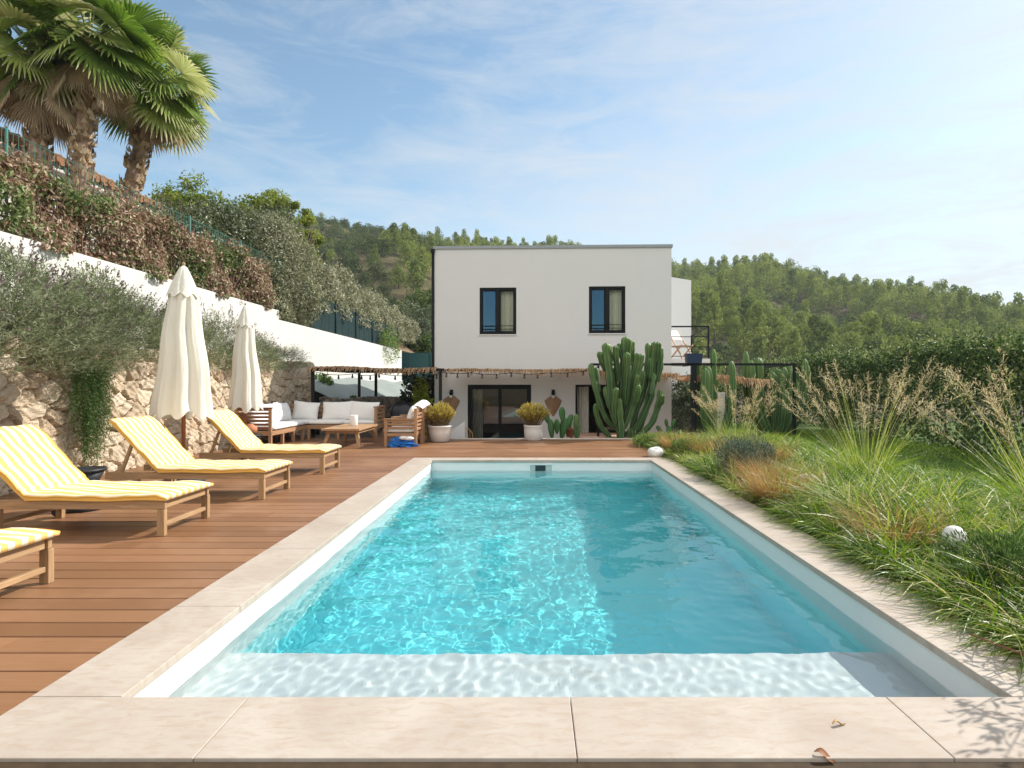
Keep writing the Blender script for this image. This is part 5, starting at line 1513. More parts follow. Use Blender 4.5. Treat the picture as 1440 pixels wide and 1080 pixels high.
CB = [  # branch outlines of the big cactus: front view points, depth, radius
    ([(165, 388), (178, 470), (205, 580), (240, 700), (295, 820), (375, 890)], 15.0, .085), ([(205, 415), (212, 500), (228, 600)], 15.05, .08),
    ([(232, 296), (240, 345), (262, 400), (285, 440)], 15.1, .085), ([(280, 230), (287, 330), (305, 450), (318, 600), (330, 740), (375, 880)], 14.95, .115),
    ([(302, 235), (312, 330), (312, 420)], 15.1, .085), ([(355, 250), (356, 330), (368, 420), (378, 520)], 15.15, .085),
    ([(428, 183), (430, 300), (420, 430), (410, 600), (402, 760), (398, 900)], 15.2, .125), ([(385, 232), (390, 290), (412, 360)], 15.1, .085),
    ([(455, 196), (452, 270), (445, 340)], 15.1, .08), ([(478, 212), (476, 280), (460, 350), (448, 420)], 15.15, .085), ([(510, 305), (506, 390), (488, 480), (470, 600), (440, 760), (415, 880)], 15.0, .095),
    ([(547, 312), (543, 380), (528, 450), (515, 560), (490, 700), (425, 870)], 14.85, .09), ([(600, 230), (600, 330), (588, 460), (562, 600), (515, 740), (470, 890)], 15.25, .09),
    ([(650, 222), (655, 330), (645, 470), (618, 620), (570, 760), (500, 890)], 15.1, .11), ([(678, 222), (676, 300), (665, 370)], 15.0, .085), ([(697, 262), (694, 330), (690, 420), (668, 520)], 15.1, .085),
    ([(690, 585), (688, 640), (668, 730), (630, 830), (570, 900), (520, 940)], 15.0, .085), ([(708, 620), (702, 670), (676, 715)], 14.95, .075), ([(622, 345), (620, 420), (612, 500)], 14.95, .085),
    ([(280, 560), (292, 640), (318, 730)], 14.8, .085), ([(358, 568), (352, 650), (345, 760), (355, 850)], 14.8, .085), ([(376, 650), (382, 760), (392, 860), (395, 975)], 14.75, .12),
    ([(202, 690), (214, 780), (250, 870), (305, 930), (315, 975)], 15.05, .075), ([(522, 470), (512, 560), (500, 640)], 14.85, .08), ([(565, 440), (556, 520), (540, 600)], 14.9, .08),
    ([(644, 460), (632, 540), (618, 620)], 14.85, .08), ([(528, 548), (518, 620), (498, 690)], 14.75, .08), ([(470, 880), (468, 975)], 15.1, .12), ([(398, 890), (398, 975)], 15.1, .15), ([(515, 930), (518, 975)], 15.0, .10), ([(340, 420), (345, 520), (352, 620)], 15.2, .08), ([(600, 640), (585, 740), (545, 850), (515, 930)], 15.2, .08), ([(440, 300), (448, 420), (440, 560), (428, 700)], 15.0, .095)]
bc = thing('candelabra_cactus', 'big many armed candelabra cactus rising in front of the villa', 'cactus', (2.5, 15.0, -.05))
cols = []
for i, (pts, y, r) in enumerate(CB):
    P = [Vector(cz(a, b, y + .25*math.sin(i*2.1)*(1-k/len(pts)))) - bc.location for k, (a, b) in enumerate(reversed(pts[::-1]))]
    P = P[::-1]
    cols.append(column(P, r*.95, 5, 7, i))
build_cols('stems', cols, bc)
def cactus_clump(lab, x, y, specs, z0=-.2):
    o = thing('column_cactus', lab, 'cactus', (x, y, z0), 0, 'column cacti beyond the lawn')
    cc = []
    for i, (dx, dy, h, b, r) in enumerate(specs):
        cc.append(column([(dx*.25, dy*.25, 0), (dx*.8, dy*.8, h*.3), (dx, dy, h*.6), (dx*1.02+b, dy, h)], r, 5, 6, i+int(x*10)))
    build_cols('stems', cc, o); return o
rng = np.random.default_rng(90)
def spec(n, w, h0, h1, r=.10): return [(rng.uniform(-w, w), rng.uniform(-.35, .35), rng.uniform(h0, h1), rng.uniform(-.05, .05), r*rng.uniform(.85, 1.2)) for _ in range(n)]
cactus_clump('column cacti behind the thick black post, left of the tall grasses', 4.95, 15.6, spec(13, .55, 1.5, 2.55, .095))
cactus_clump('wide group of column cacti beside the thin right hand black post', 7.0, 16.4, spec(22, .85, 1.4, 2.6, .10))
cactus_clump('short column cactus growing between the prickly pear and the big cactus', 1.13, 14.95, [(0, 0, .62, 0, .07), (.05, 0, .35, .02, .05)], -.03)
# paddle cacti
M_PAD = m_plain('prickly_pear_skin', (.045, .125, .032), .5, .4, var=.35, scale=5)
def paddles(lab, x, y, z0, lst):
    o = thing('prickly_pear', lab, 'cactus', (x, y, z0), 0, 'paddle cacti by the villa')
    for (px, py, pz, w, h, rot, yaw) in lst:
        M = Matrix.Translation((px, py, pz)) @ Matrix.Rotation(yaw, 4, 'Z') @ Matrix.Rotation(rot, 4, 'Y')
        mb = MB(); b = MB(); b.ball((0, 0, h/2), (w/2, .035, h/2), 14, 10)
        mb.add([M @ Vector((v_[0]*(.62+.5*v_[2]/h), v_[1], v_[2])) for v_ in b.v], b.f, True); mb.build('pad', M_PAD, o)
    return o
paddles('glossy green prickly pear beside the white pot in front of the wall lamp', .62, 15.0, -.03, [(-.12, 0, -.05, .2, .55, -.1, .3), (.12, .05, -.05, .24, .6, .18, -.3), (-.2, .02, .35, .17, .32, -.35, .2), (.16, 0, .4, .22, .42, -.1, .5), (.26, 0, .25, .18, .4, .35, 0), (0, -.05, .1, .2, .4, .0, -.5)])
paddles('small dark prickly pear by the villa corner under the grasses', 3.62, 15.3, -.03, [(0, 0, -.02, .16, .32, .1, 0), (-.15, 0, .1, .13, .26, -.7, .2), (.1, 0, .22, .13, .28, .3, .1), (.2, 0, .05, .12, .22, .9, 0), (-.02, 0, .25, .12, .24, -.2, .4)])
o = thing('terracotta_pot', 'terracotta pot holding spiky leaves by the left edge of the ledge', 'pot', (.98, 15.3, -.03))
mb = MB(); mb.lathe([(.09, 0), (.13, .2), (.14, .2), (.14, .24), (.12, .24), (.11, .2), (0, .2)], 20); mb.build('pot_body', m_plain('terracotta_clay', (.42, .17, .09), .8), o)
rng = np.random.default_rng(91); n = 40
o = thing('spiky_plant', 'thin leaved plant growing in the terracotta pot', 'plant', (.98, 15.3, .17))
V, F = blades(np.zeros((n, 3)), unit(rng.normal(size=(n, 3))*.5+np.array([0, 0, 1.])), rng.uniform(.25, .45, n), np.full(n, .014), rng.uniform(.2, .7, n), rng)
np_obj('leaves', V, F, M_HERB, o, attrs={'rnd': rng.uniform(0, 1, len(V))})

# ------------------------------------------------------------------ lawn and grasses
t = NT('lawn_ground'); v = t.coord()
M_LAWN = t.done(t.principled(t.mix(t.noise(v, 2.2, 6, .65), (.045, .085, .018), (.10, .15, .035)), .95, t.bump(t.noise(v, 60, 4), .8, .04), .15))
V = []; F = []; gx = np.linspace(OR-.01, 40, 60); gy = np.linspace(-8, 45, 60)
for x in gx:
    for y in gy: V.append((x, y, -.035 + .05*math.sin(x*1.1)*math.sin(y*.8) - (0 if y < 18 else (y-18)*.06) + (.06 if OR+.25 < x < 4.6 else 0)))
for i in range(59):
    for k in range(59): a = i*60+k; F.append((a, a+60, a+61, a+1))
# cut out the terrace and ledge strip with a plain rule: skip cells that lie on them
def on_terrace(i, k):
    x, y = gx[i], gy[k]; return x < 4.95 and 14.5 < y < 27
F2 = [f for f in F if not on_terrace(f[0]//60, f[0] % 60)]
tag(np_obj('lawn', V, F2, M_LAWN, smooth=True), kind='structure')

M_GRASS = m_leaf('grass_blade', [(0, (.040, .100, .012)), (.35, (.105, .205, .022)), (.65, (.285, .375, .046)), (.9, (.40, .44, .10)), (1, (.54, .46, .25))], .42, .42, .5)
M_STRAW = m_leaf('dry_grass', [(0, (.22, .12, .045)), (.5, (.40, .24, .09)), (1, (.56, .40, .19))], .6, .4, .2)
M_PLUME = m_leaf('grass_plume', [(0, (.40, .29, .15)), (.5, (.60, .48, .29)), (1, (.76, .66, .46))], .7, .4, .1)
rng = np.random.default_rng(101)
# long border grass in tufts
tufts = []
while len(tufts) < 1150:
    y = 1.2 + 12.6*rng.uniform()**1.25; x = OR + .12 + abs(rng.normal())*1.15
    if x > 5.8 or (2.95 < x < 3.5 and 3.8 < y < 4.5 and rng.uniform() < .9): continue
    if any((x-a)**2+(y-b+.25)**2 < .12 for a, b in ((2.92, 6.75), (3.15, 7.7), (3.35, 10.7), (3.0, 11.9), (3.05, 8.5), (3.55, 9.1), (3.9, 9.7))): continue
    tufts.append((x, y))
parts = []
for (x, y) in tufts:
    n = int(rng.integers(55, 100)); near = y < 5
    a = rng.uniform(0, 2*PI, n); s = np.sqrt(rng.uniform(0, 1, n))*.13
    P = np.stack([x+np.cos(a)*s, y+np.sin(a)*s, np.full(n, .0)], 1)
    lean_ = rng.normal(size=2)*.25
    D = np.stack([np.cos(a)*.55+lean_[0]-.05+rng.normal(size=n)*.42, np.sin(a)*.55+lean_[1]+rng.normal(size=n)*.42, rng.uniform(.55, 1.25, n)], 1)
    hb = (.46 + .14*math.sin(x*2.1)*math.sin(y*1.3)) * (1 if x > OR+.55 else .62)
    hb *= .85 if y > 8 else 1.0
    L_ = hb*rng.uniform(.65, 1.75, n); tone = np.clip(.46 + .16*math.sin(x*3.1+y*1.7) + .13*rng.normal(), 0, .9)
    V, F = blades(P, D, L_, rng.uniform(.006, .015, n), rng.uniform(.3, 1.5, n), rng, 5)
    A = np.clip(tone + .28*rng.normal(size=n), 0, 1); straw = rng.uniform(size=n) < .07; A[straw] = rng.uniform(.85, 1, straw.sum())
    Vb = V.reshape(n, 12, 3); ok = Vb[:, :, 0].min(1) > PX1 + .03          # blades lie on the coping, none reach into the pool
    Vb = Vb[ok]; Vb[:, :, 2] = np.maximum(Vb[:, :, 2], .005); n = len(Vb)
    V = Vb.reshape(-1, 3); F = F.reshape(len(ok), 5, 4)[:n].reshape(-1, 4); A = A[ok]
    parts.append((V, F, np.repeat(A, 12)))
V, F, A = merge(parts); tag(np_obj('grass', V, F, M_GRASS, attrs={'rnd': A}), kind='stuff')
# short lawn blades
n = 70000; P = np.stack([rng.uniform(2.7, 9.3, n), 3.5+13.5*rng.uniform(0, 1, n)**.9, np.zeros(n)-.02], 1)
k = ~((P[:, 0] < 5.0) & (P[:, 1] > 14.45)); P = P[k]; n = len(P)
V, F = blades(P, unit(rng.normal(size=(n, 3))*.45+np.array([0, 0, 1.])), rng.uniform(.05, .14, n), rng.uniform(.008, .016, n), rng.uniform(.1, .8, n), rng, 2)
tag(np_obj('lawn_grass', V, F, M_GRASS, attrs={'rnd': np.repeat(np.clip(.40+.18*rng.normal(size=n), 0, .8), 6)}), kind='stuff')

# tall ornamental grasses
def tall_grass(lab, x, y, ns, nb, h, spread, seed, straw=.35):
    rng = np.random.default_rng(seed)
    o = thing('ornamental_grass', lab, 'ornamental grass', (x, y, -.02), 0, 'tall flowering grasses beside the pool')
    a = rng.uniform(0, 2*PI, nb); s = np.sqrt(rng.uniform(0, 1, nb))*.20
    P = np.stack([np.cos(a)*s, np.sin(a)*s, np.zeros(nb)], 1)
    D = np.stack([np.cos(a)*.42*spread+rng.normal(size=nb)*.2, np.sin(a)*.42*spread+rng.normal(size=nb)*.2, np.ones(nb)], 1)
    V, F = blades(P, D, h*rng.uniform(.28, .66, nb), rng.uniform(.005, .009, nb), rng.uniform(.15, .8, nb), rng, 6)
    A = np.clip(.58+.18*rng.normal(size=nb), 0, 1)
    np_obj('leaves', V, F, M_GRASS, o, attrs={'rnd': np.repeat(A, 14)})
    a = rng.uniform(0, 2*PI, ns); s = np.sqrt(rng.uniform(0, 1, ns))*.16; out = rng.uniform(.05, 1.0, ns)**.8*.62*spread
    P = np.stack([np.cos(a)*s, np.sin(a)*s, np.zeros(ns)], 1)
    D = unit(np.stack([np.cos(a)*out-.03, np.sin(a)*out, np.ones(ns)], 1)); L_ = h*rng.uniform(.72, 1.12, ns); dr = rng.uniform(.05, .28, ns)
    V, F = blades(P, D, L_, np.full(ns, .0055), dr, rng, 8)
    parts = [(V, F, np.repeat(np.clip(.92+.08*rng.normal(size=ns), 0, 1), 18))]
    V, F, A = parts[0]; np_obj('stalks', V, F, M_GRASS, o, attrs={'rnd': A})
    # plumes: branched seed heads at the tips
    H = D.copy(); H[:, 2] = 0; H = unit(H+1e-6); pl = []
    for j in range(28):
        q = .77 + .24*j/28
        c = P + D*(L_*q)[:, None] + H*((L_*dr*q*q)*.35)[:, None]; c[:, 2] -= L_*dr*q*q*.75
        w = .085*math.sin(PI*min(1, .12+.9*(j/28)))*h/1.8
        d = unit(D + rng.normal(size=(ns, 3))*.55)
        pl.append(leaf_quads(c, d, rng.normal(size=(ns, 3)), w*rng.uniform(.5, 1.35, ns)+.012, .0045, rng.uniform(0, 1, ns)))
        pl.append(leaf_quads(c + d*w*.8, unit(d + rng.normal(size=(ns, 3))*.3), rng.normal(size=(ns, 3)), .022, .0075, rng.uniform(0, 1, ns)))
    V, F, A = merge(pl); np_obj('plumes', V, F, M_PLUME, o, attrs={'rnd': A})
    return o
tall_grass('feathery grass clump farthest from the camera, in front of the thick black post', 4.05, 11.4, 60, 480, 1.65, .85, 111)
tall_grass('tall feathery grass clump fanning out in front of the dark laurel hedge', 4.75, 8.1, 75, 420, 1.95, 1.15, 112)
tall_grass('tall feathery grass clump cut off by the right edge of the photo', 5.35, 5.9, 70, 380, 1.95, 1.25, 113)
def low_clump(name, lab, cat, x, y, n, h, r, mat, seed, group=None, w=.006, droop=(.1, .7)):
    rng = np.random.default_rng(seed); o = thing(name, lab, cat, (x, y, 0), 0, group)
    a = rng.uniform(0, 2*PI, n); s = np.sqrt(rng.uniform(0, 1, n))*r*.5
    P = np.stack([np.cos(a)*s, np.sin(a)*s, np.zeros(n)], 1)
    D = np.stack([np.cos(a)*.6+rng.normal(size=n)*.3, np.sin(a)*.6+rng.normal(size=n)*.3, np.ones(n)], 1)
    V, F = blades(P, D, h*rng.uniform(.5, 1.2, n), np.full(n, w), rng.uniform(*droop, n), rng, 5); V[:, 2] = np.maximum(V[:, 2], .005)
    np_obj('blades', V, F, mat, o, attrs={'rnd': np.repeat(rng.uniform(0, 1, n), 12)}); return o
G_ = 'orange dry grass tufts in the border'
low_clump('dry_grass_tuft', 'orange dry grass tuft overhanging the coping before the low grey rock', 'dry grass', 2.92, 6.75, 1100, .60, .40, M_STRAW, 121, G_)
low_clump('dry_grass_tuft', 'straw coloured dry tuft between the two small grey green shrubs', 'dry grass', 3.15, 7.7, 900, .58, .42, M_STRAW, 122, G_)
low_clump('dry_grass_tuft', 'straw orange tuft at the foot of the farthest feathery grass', 'dry grass', 3.35, 10.7, 1000, .62, .45, M_STRAW, 123, G_)
low_clump('dry_grass_tuft', 'pale dry tuft nearest the far corner of the pool', 'dry grass', 3.0, 11.9, 800, .55, .4, M_STRAW, 124, G_)
low_clump('dry_grass_tuft', 'brown dry tuft just beside the white globe lamp', 'dry grass', 3.05, 4.8, 500, .55, .36, M_STRAW, 125, G_)
low_clump('dry_grass_tuft', 'yellow dry tuft behind the grey green shrubs towards the lawn', 'dry grass', 3.9, 9.7, 900, .65, .45, M_STRAW, 126, G_)
M_GREYLEAF = m_leaf('grey_leaf', [(0, (.05, .075, .045)), (.6, (.12, .155, .11)), (1, (.23, .25, .19))], .65, .3, .2)
def small_shrub(lab, x, y, r, h, mat, seed, n=2600, L_=.05, W_=.011, up=.9):
    rng = np.random.default_rng(seed); o = thing('small_shrub', lab, 'shrub', (x, y, 0), 0, 'small shrubs in the grass border')
    P, D = shell_points(n, rng, (0, 0, h*.45), (r, r, h*.55), inner=.35, lump=.35, seed=seed); k = P[:, 2] > .02
    V, F, A = leaves(P[k], D[k], rng, L_, W_, up=up, spread=.6); np_obj('foliage', V, F, mat, o, attrs={'rnd': A})
    twigs('stems', [(0, 0, 0)]*9, [(r*.7*math.cos(a*.7), r*.7*math.sin(a*.7), h*.8) for a in range(9)], .008, M_BARK, o, rng); return o
small_shrub('small grey green shrub beside the coping, halfway along the pool', 3.05, 8.5, .33, .62, M_GREYLEAF, 131, 4200)
small_shrub('small grey green shrub set back behind another towards the farthest feathery grass', 3.55, 9.1, .33, .55, M_GREYLEAF, 132, 3600)
small_shrub('dark bushy herb in the near right corner below the globe lamp', 3.15, 3.75, .32, .42, M_ROSE, 133, 5200, .045, .009)
small_shrub('low green herb close to the far corner of the pool', 2.95, 11.0, .35, .32, M_HERB, 134, 2600, .05, .02, .4)
small_shrub('low green mat of leaves next to the deck end', 2.85, 12.9, .5, .22, M_HERB, 135, 3000, .06, .03, .4)
o = thing('small_shrub', 'airy shrub just right of the near corner, its shadow falling on the coping', 'shrub', (3.05, 2.85, 0), 0, 'small shrubs in the grass border')
rng = np.random.default_rng(136)
P, D = shell_points(620, rng, (0, 0, .72), (.26, .42, .34), inner=.2, lump=.4, seed=12)
V, F, A = leaves(P, D, rng, .075, .02, up=.4); np_obj('foliage', V, F, M_HERB, o, attrs={'rnd': A})
twigs('stems', [(0, 0, 0)]*9, [(.2*math.cos(a*.7), .36*math.sin(a*.7), .95) for a in range(9)], .007, M_BARK, o, rng)
# globe lamp, rocks, twig, leaves
o = thing('globe_lamp', 'white globe garden lamp in the grass', 'lamp', (3.22, 4.35, .06))
mb = MB(); mb.tube([(0, 0, -.03), (0, 0, .11)], .03, 12); mb.build('stem', M_BLACK, o)
mb = MB(); mb.ball((0, 0, .18), .080, 24, 16); mb.build('globe', m_plain('opal_plastic', (.80, .78, .72), .35, .5, var=.03), o)
def rock(name, lab, x, y, z, r, seed, mat):
    rng = np.random.default_rng(seed); b = MB(); b.ball((0, 0, 0), 1, 20, 14); k = rng.normal(size=(6, 3))*2; ph = rng.uniform(0, 6, 6)
    V = np.array(b.v); V = V*(1+.10*sum(np.sin(V @ k[i]+ph[i]) for i in range(6))[:, None]/1.6)*np.array(r)
    me = bpy.data.meshes.new(name); me.from_pydata((V).tolist(), [], b.f); me.materials.append(mat); me.update()
    me.polygons.foreach_set('use_smooth', np.ones(len(me.polygons), bool))
    ob = bpy.data.objects.new(name, me); ob.location = (x, y, z); link(ob); return tag(ob, lab, 'rock')
M_ROCK = m_plain('pale_rock', (.52, .47, .40), .9, .2, var=.25, bump=.6, bscale=14)
rock('rock', 'pale rounded rock at the far right corner of the pool coping', 2.36, 11.05, .06, (.16, .13, .12), 5, m_plain('white_rock', (.72, .70, .66), .85, .2, var=.1, bump=.4, bscale=14))
rock('rock', 'low grey rock behind the orange dry tuft', 3.35, 7.05, .16, (.14, .11, .12), 6, M_ROCK)
o = thing('twig', 'dry brown twig lying over the right coping', 'twig', (2.42, 2.9, .02))
mb = MB(); mb.tube([(-.09, .14, .05), (.02, .0, .03), (.16, -.2, .012), (.3, -.42, .02)], [.005, .008, .009, .006], 6); mb.build('stick', m_plain('twig_bark', (.20, .09, .05), .8), o)
def dead_leaf(lab, x, y, z, L_, W_, rz, tilt, mat, curl=.3):
    o = thing('dry_leaf', lab, 'dry leaf', (x, y, z), rz, 'dry leaves on the front coping'); V = []; F = []; n = 8
    for i in range(n+1):
        q = i/n; w = W_*math.sin(PI*min(1, q*.94+.05))**.8
        for s in (-1, -.5, 0, .5, 1): V.append((L_*(q-.5), s*w*.5, .004 + curl*w*.5*s*s + L_*tilt*q + .01*math.sin(q*6)))
    for i in range(n):
        for k in range(4): a = i*5+k; F.append((a, a+5, a+6, a+1))
    np_obj('blade', V, F, mat, o, smooth=True); return o
M_DL = m_plain('tan_dead_leaf', (.50, .32, .15), .7); M_DL2 = m_plain('brown_dead_leaf', (.30, .13, .06), .7)
dead_leaf('small curled tan leaf lying on the front coping', 1.26, 2.345, .002, .062, .016, R(8), .05, M_DL, .9)
dead_leaf('brown leaf standing up over the front edge of the coping', 1.10, 2.145, .002, .075, .035, R(-35), -.1, M_DL2, .6)
# very dark brown edge board in front of the coping
mb = MB(); mb.box((-6, OF-.16, -.30), (7, OF-.004, -.013)); tag(mb.build('edge_board', m_plain('dark_edge_wood', (.055, .035, .018), .8, .3, var=.5, scale=14)), kind='structure')

# ------------------------------------------------------------------ laurel hedge
M_LAUREL = m_leaf('laurel_leaf', [(0, (.022, .048, .015)), (.5, (.055, .10, .028)), (.85, (.15, .195, .06)), (1, (.36, .38, .18))], .5, .25, .2)
rng = np.random.default_rng(141)
o = thing('laurel_hedge', 'dark green laurel hedge closing the lawn on the right', 'hedge', (9.6, 14, -.05))
tz = lambda y: 2.15 + .12*np.sin(y*1.1) + .07*np.sin(y*3.7) - .0*y
P, D = box_points(46000, rng, (-10.6, 8.2, 0), (-9.0, 24, 2.2), tz, .2, (1, .9, .3))
P[:, 0] *= -1; D[:, 0] *= -1
V, F, A = leaves_out(P - np.array(o.location), D, rng, .105, .05, jit=.9); np_obj('foliage', V, F, M_LAUREL, o, attrs={'rnd': A})
n = 260; y = rng.uniform(8.3, 23.5, n); P = np.stack([rng.uniform(9.0, 10.4, n), y, tz(y)-.1], 1) - np.array(o.location); parts = []
ax = unit(rng.normal(size=(n, 3))*.35+np.array([0, 0, 1.]))
for k in range(12): parts.append(leaves(P+ax*(.04*k)*rng.uniform(.5, 1.2, (n, 1)), ax, rng, .085, .04, up=.2, spread=.7, rnd=np.clip(.8+.2*rng.normal(size=n), 0, 1)))
V, F, A = merge(parts); np_obj('new_shoots', V, F, M_LAUREL, o, attrs={'rnd': A})
mb = MB()
for i in range(26): mb.tube([(.4, -5.6+.6*i, 0), (.3+.2*math.sin(i), -5.6+.6*i, 1.7)], [.03, .015], 5)
mb.build('stems', M_BARK, o)
# garden behind the right of the villa: white wall strip with climbing plants
mb = MB(); mb.box((4.6, 19.2, GZ), (6.6, 19.4, 1.1)); tag(mb.build('garden_wall', M_WHITE), 'white garden wall seen behind the climbing plants right of the villa', 'wall')
o = thing('climbing_plant', 'olive green climbing plant covering the white garden wall right of the villa', 'climber', (5.0, 18.6, GZ))
rng = np.random.default_rng(151)
P, D = shell_points(3800, rng, (0, 0, 1.7), (.85, .35, .75), inner=.3, lump=.5, seed=15)
P2, D2 = shell_points(900, rng, (-.2, -.1, .75), (.5, .25, .85), inner=.3, lump=.5, seed=16)
V, F, A = leaves(np.concatenate([P, P2]), np.concatenate([D, D2]), rng, .09, .045); np_obj('foliage', V, F, M_OLIVE, o, attrs={'rnd': A})
twigs('stems', [(-.3+.1*i, 0, 0) for i in range(6)], [(-.6+.25*i, 0, 1.9) for i in range(6)], .014, M_BARK, o, rng)
o = thing('garden_hedge', 'dark hedge on the far side of the garden behind the column cacti', 'hedge', (9, 22.5, GZ))
P, D = box_points(9000, rng, (5.6, 21.6, GZ), (12.4, 23.4, 1.5), lambda y: 1.45+.1*np.sin(y*3)+0*y, .2, (.2, 1, 2))
V, F, A = leaves(P-np.array(o.location), D, rng, .13, .06); np_obj('foliage', V, F, M_LAUREL, o, attrs={'rnd': A})
# ------------------------------------------------------------------ ground to the horizon and the wooded hill
prof_u = [-1600, -600, 0, 300, 435, 500, 560, 640, 780, 943, 1060, 1150, 1270, 1440, 1650, 2000, 3200]
prof_y = [300, 300, 308, 312, 318, 327, 335, 347, 362, 393, 395, 411, 427, 458, 478, 492, 500]
prof_R = [190, 190, 190, 185, 180, 180, 185, 200, 215, 225, 230, 235, 245, 260, 280, 300, 320]
Y0 = 58.0
def hill(X, Y):
    u = 750 + 800*X/np.maximum(Y, 1)
    e = (539-np.interp(u, prof_u, prof_y))/800; Rr = np.interp(u, prof_u, prof_R)
    zr = CAM_H + e*Rr; z0 = np.interp(u, [-200, 300, 560, 700, 1000], [6, 4, 1.0, -3.0, -4.0])
    t_ = np.clip((Y-Y0)/(Rr-Y0), 0, 1); z = z0 + (zr-z0)*(t_**.92)
    z = z + np.where(Y > Rr, -(Y-Rr)*.25, 0)
    k = np.clip(t_*3, 0, 1)*np.clip((1-t_)*5, 0, 1)
    return z + k*(2.6*np.sin(X*.045+Y*.02)+1.6*np.sin(X*.11-Y*.07)+1.0*np.sin(X*.21+Y*.13))
us = np.linspace(-700, 2300, 180); yy = np.concatenate([np.linspace(Y0, 320, 110), [420]])
V = []
for u in us:
    X = (u-750)/800*yy; Z = hill(X, yy); V.append(np.stack([X, yy, Z], 1))
V = np.concatenate(V); m = len(yy); idx = np.arange(len(us)*m).reshape(len(us), m)
F = np.stack([idx[:-1, :-1], idx[1:, :-1], idx[1:, 1:], idx[:-1, 1:]], -1).reshape(-1, 4)
t = NT('hill_ground'); v = t.coord()
c = t.ramp(t.noise(v, .09, 8, .7), [(.3, (.055, .06, .028)), (.5, (.11, .095, .05)), (.66, (.19, .14, .085)), (.8, (.26, .22, .17))])
c = t.mix(t.ramp(t.noise(v, .05, 6, .6, 1.5), [(.60, 0.0), (.68, .75)]), c, (.34, .30, .26))
M_HILL = t.done(t.principled(c, .95, t.bump(t.noise(v, .8, 6, .7), 1.0, .6), .1))
tag(np_obj('hill', V, F, M_HILL, smooth=True), kind='structure')
gxs, gys = [-830, -2.45, 2.75, 830], [-300, 1.9, 11.1, 830]      # one sheet, open where the pool is dug in
V = [(x, y, GZ-.12) for x in gxs for y in gys]
tag(np_obj('ground', V, [(4*i+k, 4*i+4+k, 4*i+5+k, 4*i+k+1) for i in range(3) for k in range(3) if (i, k) != (1, 1)], M_HILL), kind='structure')
V = []; F = []                                           # valley floor between garden and hill
for x in np.linspace(-60, 90, 30):
    for y in np.linspace(27.2, Y0+6, 12):
        q = (y-27.2)/(Y0-27.2)
        V.append((x, y, GZ-.06 + q*(-3.2) if x > -5 else min(3, GZ-.06 + q*1.5 + max(0, -5-x)*.3*q)))
for i in range(29):
    for k in range(11): a = i*12+k; F.append((a, a+12, a+13, a+1))
tag(np_obj('valley', V, F, M_HILL, smooth=True), kind='structure')

M_ALEP = m_leaf('aleppo_pine', [(0, (.085, .12, .04)), (.45, (.205, .255, .066)), (.8, (.31, .355, .09)), (1, (.42, .43, .13))], .7, .22, .1)
M_SCRUB = m_leaf('scrub', [(0, (.05, .075, .028)), (.5, (.105, .14, .05)), (1, (.20, .22, .08))], .7, .25, .1)
def crown_mesh(seed, h, w, nc, per, L_, conical):
    """unit-ish pine crown standing on z=0: clumps of needle tufts"""
    rng = np.random.default_rng(seed); parts = []
    for i in range(nc):                                    # a few big overlapping lobes, leaf faces outwards
        q = (i+.5)/nc + rng.uniform(-.06, .06)
        z = h*(.20+.70*q); env = w*((1-q)**.8*.95+.10 if conical else math.sin(PI*(.22+.70*q))**.6)
        a = i*2.4+rng.uniform(-.5, .5); rr = env*rng.uniform(.25, .6)
        cr = max(.28*w, env*rng.uniform(.45, .68))
        P, D = shell_points(per, rng, (rr*math.cos(a), rr*math.sin(a), z), (cr, cr, cr*1.05), inner=.62, lump=.22, seed=int(rng.integers(1e6)))
        tone = rng.uniform(-.14, .14) + (seed % 4 - 1.5)*.10
        V, F, A = leaves_out(P, D, rng, L_, L_*.55, jit=.45); parts.append((V, F, np.clip(A*.5+.22+tone, 0, 1)))
    return merge(parts)
protos = []
for s, (h, w, con, mat, L_) in enumerate(((8, 2.7, True, M_ALEP, .5), (7.0, 2.9, False, M_ALEP, .5), (9, 2.8, True, M_ALEP, .52), (6.0, 2.5, False, M_ALEP, .48), (3.0, 2.0, False, M_SCRUB, .42), (2.4, 2.1, False, M_SCRUB, .42))):
    V, F, A = crown_mesh(200+s, h, w, 10 if h > 5 else 5, 120, L_, con)
    if h < 5: V[:, 2] -= h*.2
    tb = MB(); tb.tube([(0, 0, -.6), (.05, 0, h*.4), (0, 0, h*.85)], [.17, .12, .04], 6)
    protos.append((h, w, V, F, A, mat, tb))
rng = np.random.default_rng(300)
# candidate places, thinned so crowns stand apart
cand = []
cell = {}
tries = 0
while tries < 60000 and len(cand) < 3000:
    tries += 1
    u = rng.uniform(-150, 1620); y = Y0+4 + (265-Y0)*rng.uniform()**.62
    Rr = float(np.interp(u, prof_u, prof_R))
    if y > Rr+4: continue
    if 660 < u < 900 and y < Rr-100: continue             # hidden by the villa
    x = (u-750)/800*y
    leftside = u < 640
    dens = .5+.5*math.sin(x*.05+1.0)*math.sin(y*.045+x*.02)+.25*math.sin(x*.13+y*.1)
    if leftside:
        kind = 'pine' if (u > 540 and dens > .5) or rng.uniform() < .10 else 'scrub'
    else:
        kind = 'pine' if dens > .30 or y > Rr-70 else 'scrub'
    if rng.uniform() > (.55+.6*dens): continue
    md = (3.0 if not leftside else 3.7) if kind == 'pine' else 2.8
    ck = (int(x//4), int(y//4)); ok = True
    for a in (-1, 0, 1):
        for b in (-1, 0, 1):
            for (qx, qy) in cell.get((ck[0]+a, ck[1]+b), ()):
                if (qx-x)**2+(qy-y)**2 < md*md: ok = False
    if not ok: continue
    cell.setdefault(ck, []).append((x, y)); cand.append((x, y, kind, u))
cand.sort(key=lambda c: c[1])
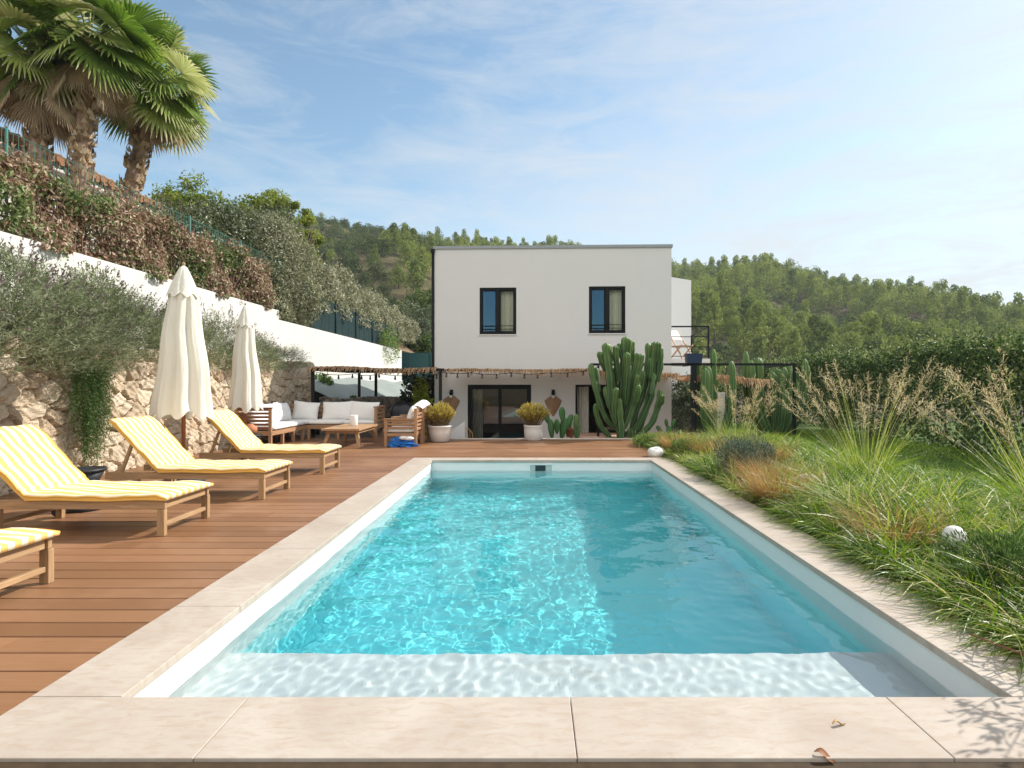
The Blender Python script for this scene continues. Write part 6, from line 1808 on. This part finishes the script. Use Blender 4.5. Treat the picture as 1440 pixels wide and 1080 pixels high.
XY = np.array([(c[0], c[1]) for c in cand]); ZZ = hill(XY[:, 0], XY[:, 1])
meshes = {}
for i, (h, w, V, F, A, mat, tb) in enumerate(protos):
    meshes[i] = np_mesh('crown', V, F, attrs={'rnd': A}, mats=[mat])
trunk_protos = {}
GP, GL, GS = 'pines on the wooded hillside', 'pines scattered on the scrubby left hillside', 'scrub bushes on the hillside'
labs = {('pine', 0): ('pine_tree', 'grey green pine standing on the wooded hillside right of the villa', 'pine tree', GP), ('pine', 1): ('pine_tree', 'olive green pine scattered on the scrubby hillside left of the villa', 'pine tree', GL),
        ('scrub', 0): ('scrub_bush', 'dark round bush between pines on the hillside right of the villa', 'bush', GS), ('scrub', 1): ('scrub_bush', 'low dark bush on the scrubby hillside left of the villa', 'bush', GS+' on the left')}
cnt = 0; rest = []; made = {}
firsts = {}
in_view = lambda u, y: (400 < u < 605) or (u > 950 and u < 1470)
for (x, y, kind, u), z in zip(cand, ZZ):
    left = 1 if u < 760 else 0
    pi = int(rng.integers(0, 4)) if kind == 'pine' else int(rng.integers(4, 6))
    s = rng.uniform(.62, 1.15)*((.55 if u < 530 else .75) if left and kind == 'pine' else 1.0); rz = rng.uniform(0, 6.3)
    key = (kind, left)
    if cnt < 297 and in_view(u, y) and not (kind == 'scrub' and rng.uniform() < .5):
        nm, lab, cat, gr = labs[key]
        r = thing(nm, lab, cat, (x, y, z-.2), rz, gr); r.scale = (s, s, s*rng.uniform(.9, 1.2))
        c = bpy.data.objects.new('crown', meshes[pi]); link(c, r)
        if pi not in trunk_protos:
            trunk_protos[pi] = protos[pi][6].build('trunk', M_BARK, r).data
        else:
            tk = bpy.data.objects.new('trunk', trunk_protos[pi]); link(tk, r)
        cnt += 1
    else: rest.append((x, y, z-.2, s, rz, pi))
# the rest of the wood: one mesh per kind of leaf, thinned crowns
for mat, ids, nm in ((M_ALEP, (0, 1, 2, 3), 'forest'), (M_SCRUB, (4, 5), 'scrubland')):
    P = []
    for (x, y, z, s, rz, pi) in rest:
        if pi not in ids: continue
        h, w, V, F, A, m_, tb = protos[pi]
        sel = rng.permutation(len(F))[:int(len(F)*.62)]
        Vq = V.reshape(-1, 4, 3)[sel].reshape(-1, 3); Aq = np.clip(A.reshape(-1, 4)[sel].ravel()+rng.uniform(-.22, .22), 0, 1)
        c_, s_ = math.cos(rz), math.sin(rz)
        W = np.stack([Vq[:, 0]*c_-Vq[:, 1]*s_, Vq[:, 0]*s_+Vq[:, 1]*c_, Vq[:, 2]], 1)*np.array([s*1.05, s*1.05, s*1.05]) + np.array([x, y, z])
        P.append((W, np.arange(len(W)).reshape(-1, 4), Aq))
    V, F, A = merge(P); tag(np_obj(nm, V, F, mat, attrs={'rnd': A}), kind='stuff')
# ------------------------------------------------------------------ the air between garden and hill
mb = MB(); mb.box((-860, -330, -90), (860, 860, 95))
t = NT('haze_air'); pv = t.n('ShaderNodeVolumePrincipled'); pv.inputs['Density'].default_value = .00038
pv.inputs['Color'].default_value = (.86, .93, 1, 1)
t.l(pv.outputs[0], t.out.inputs['Volume'])
tag(mb.build('haze', t.m), kind='stuff')
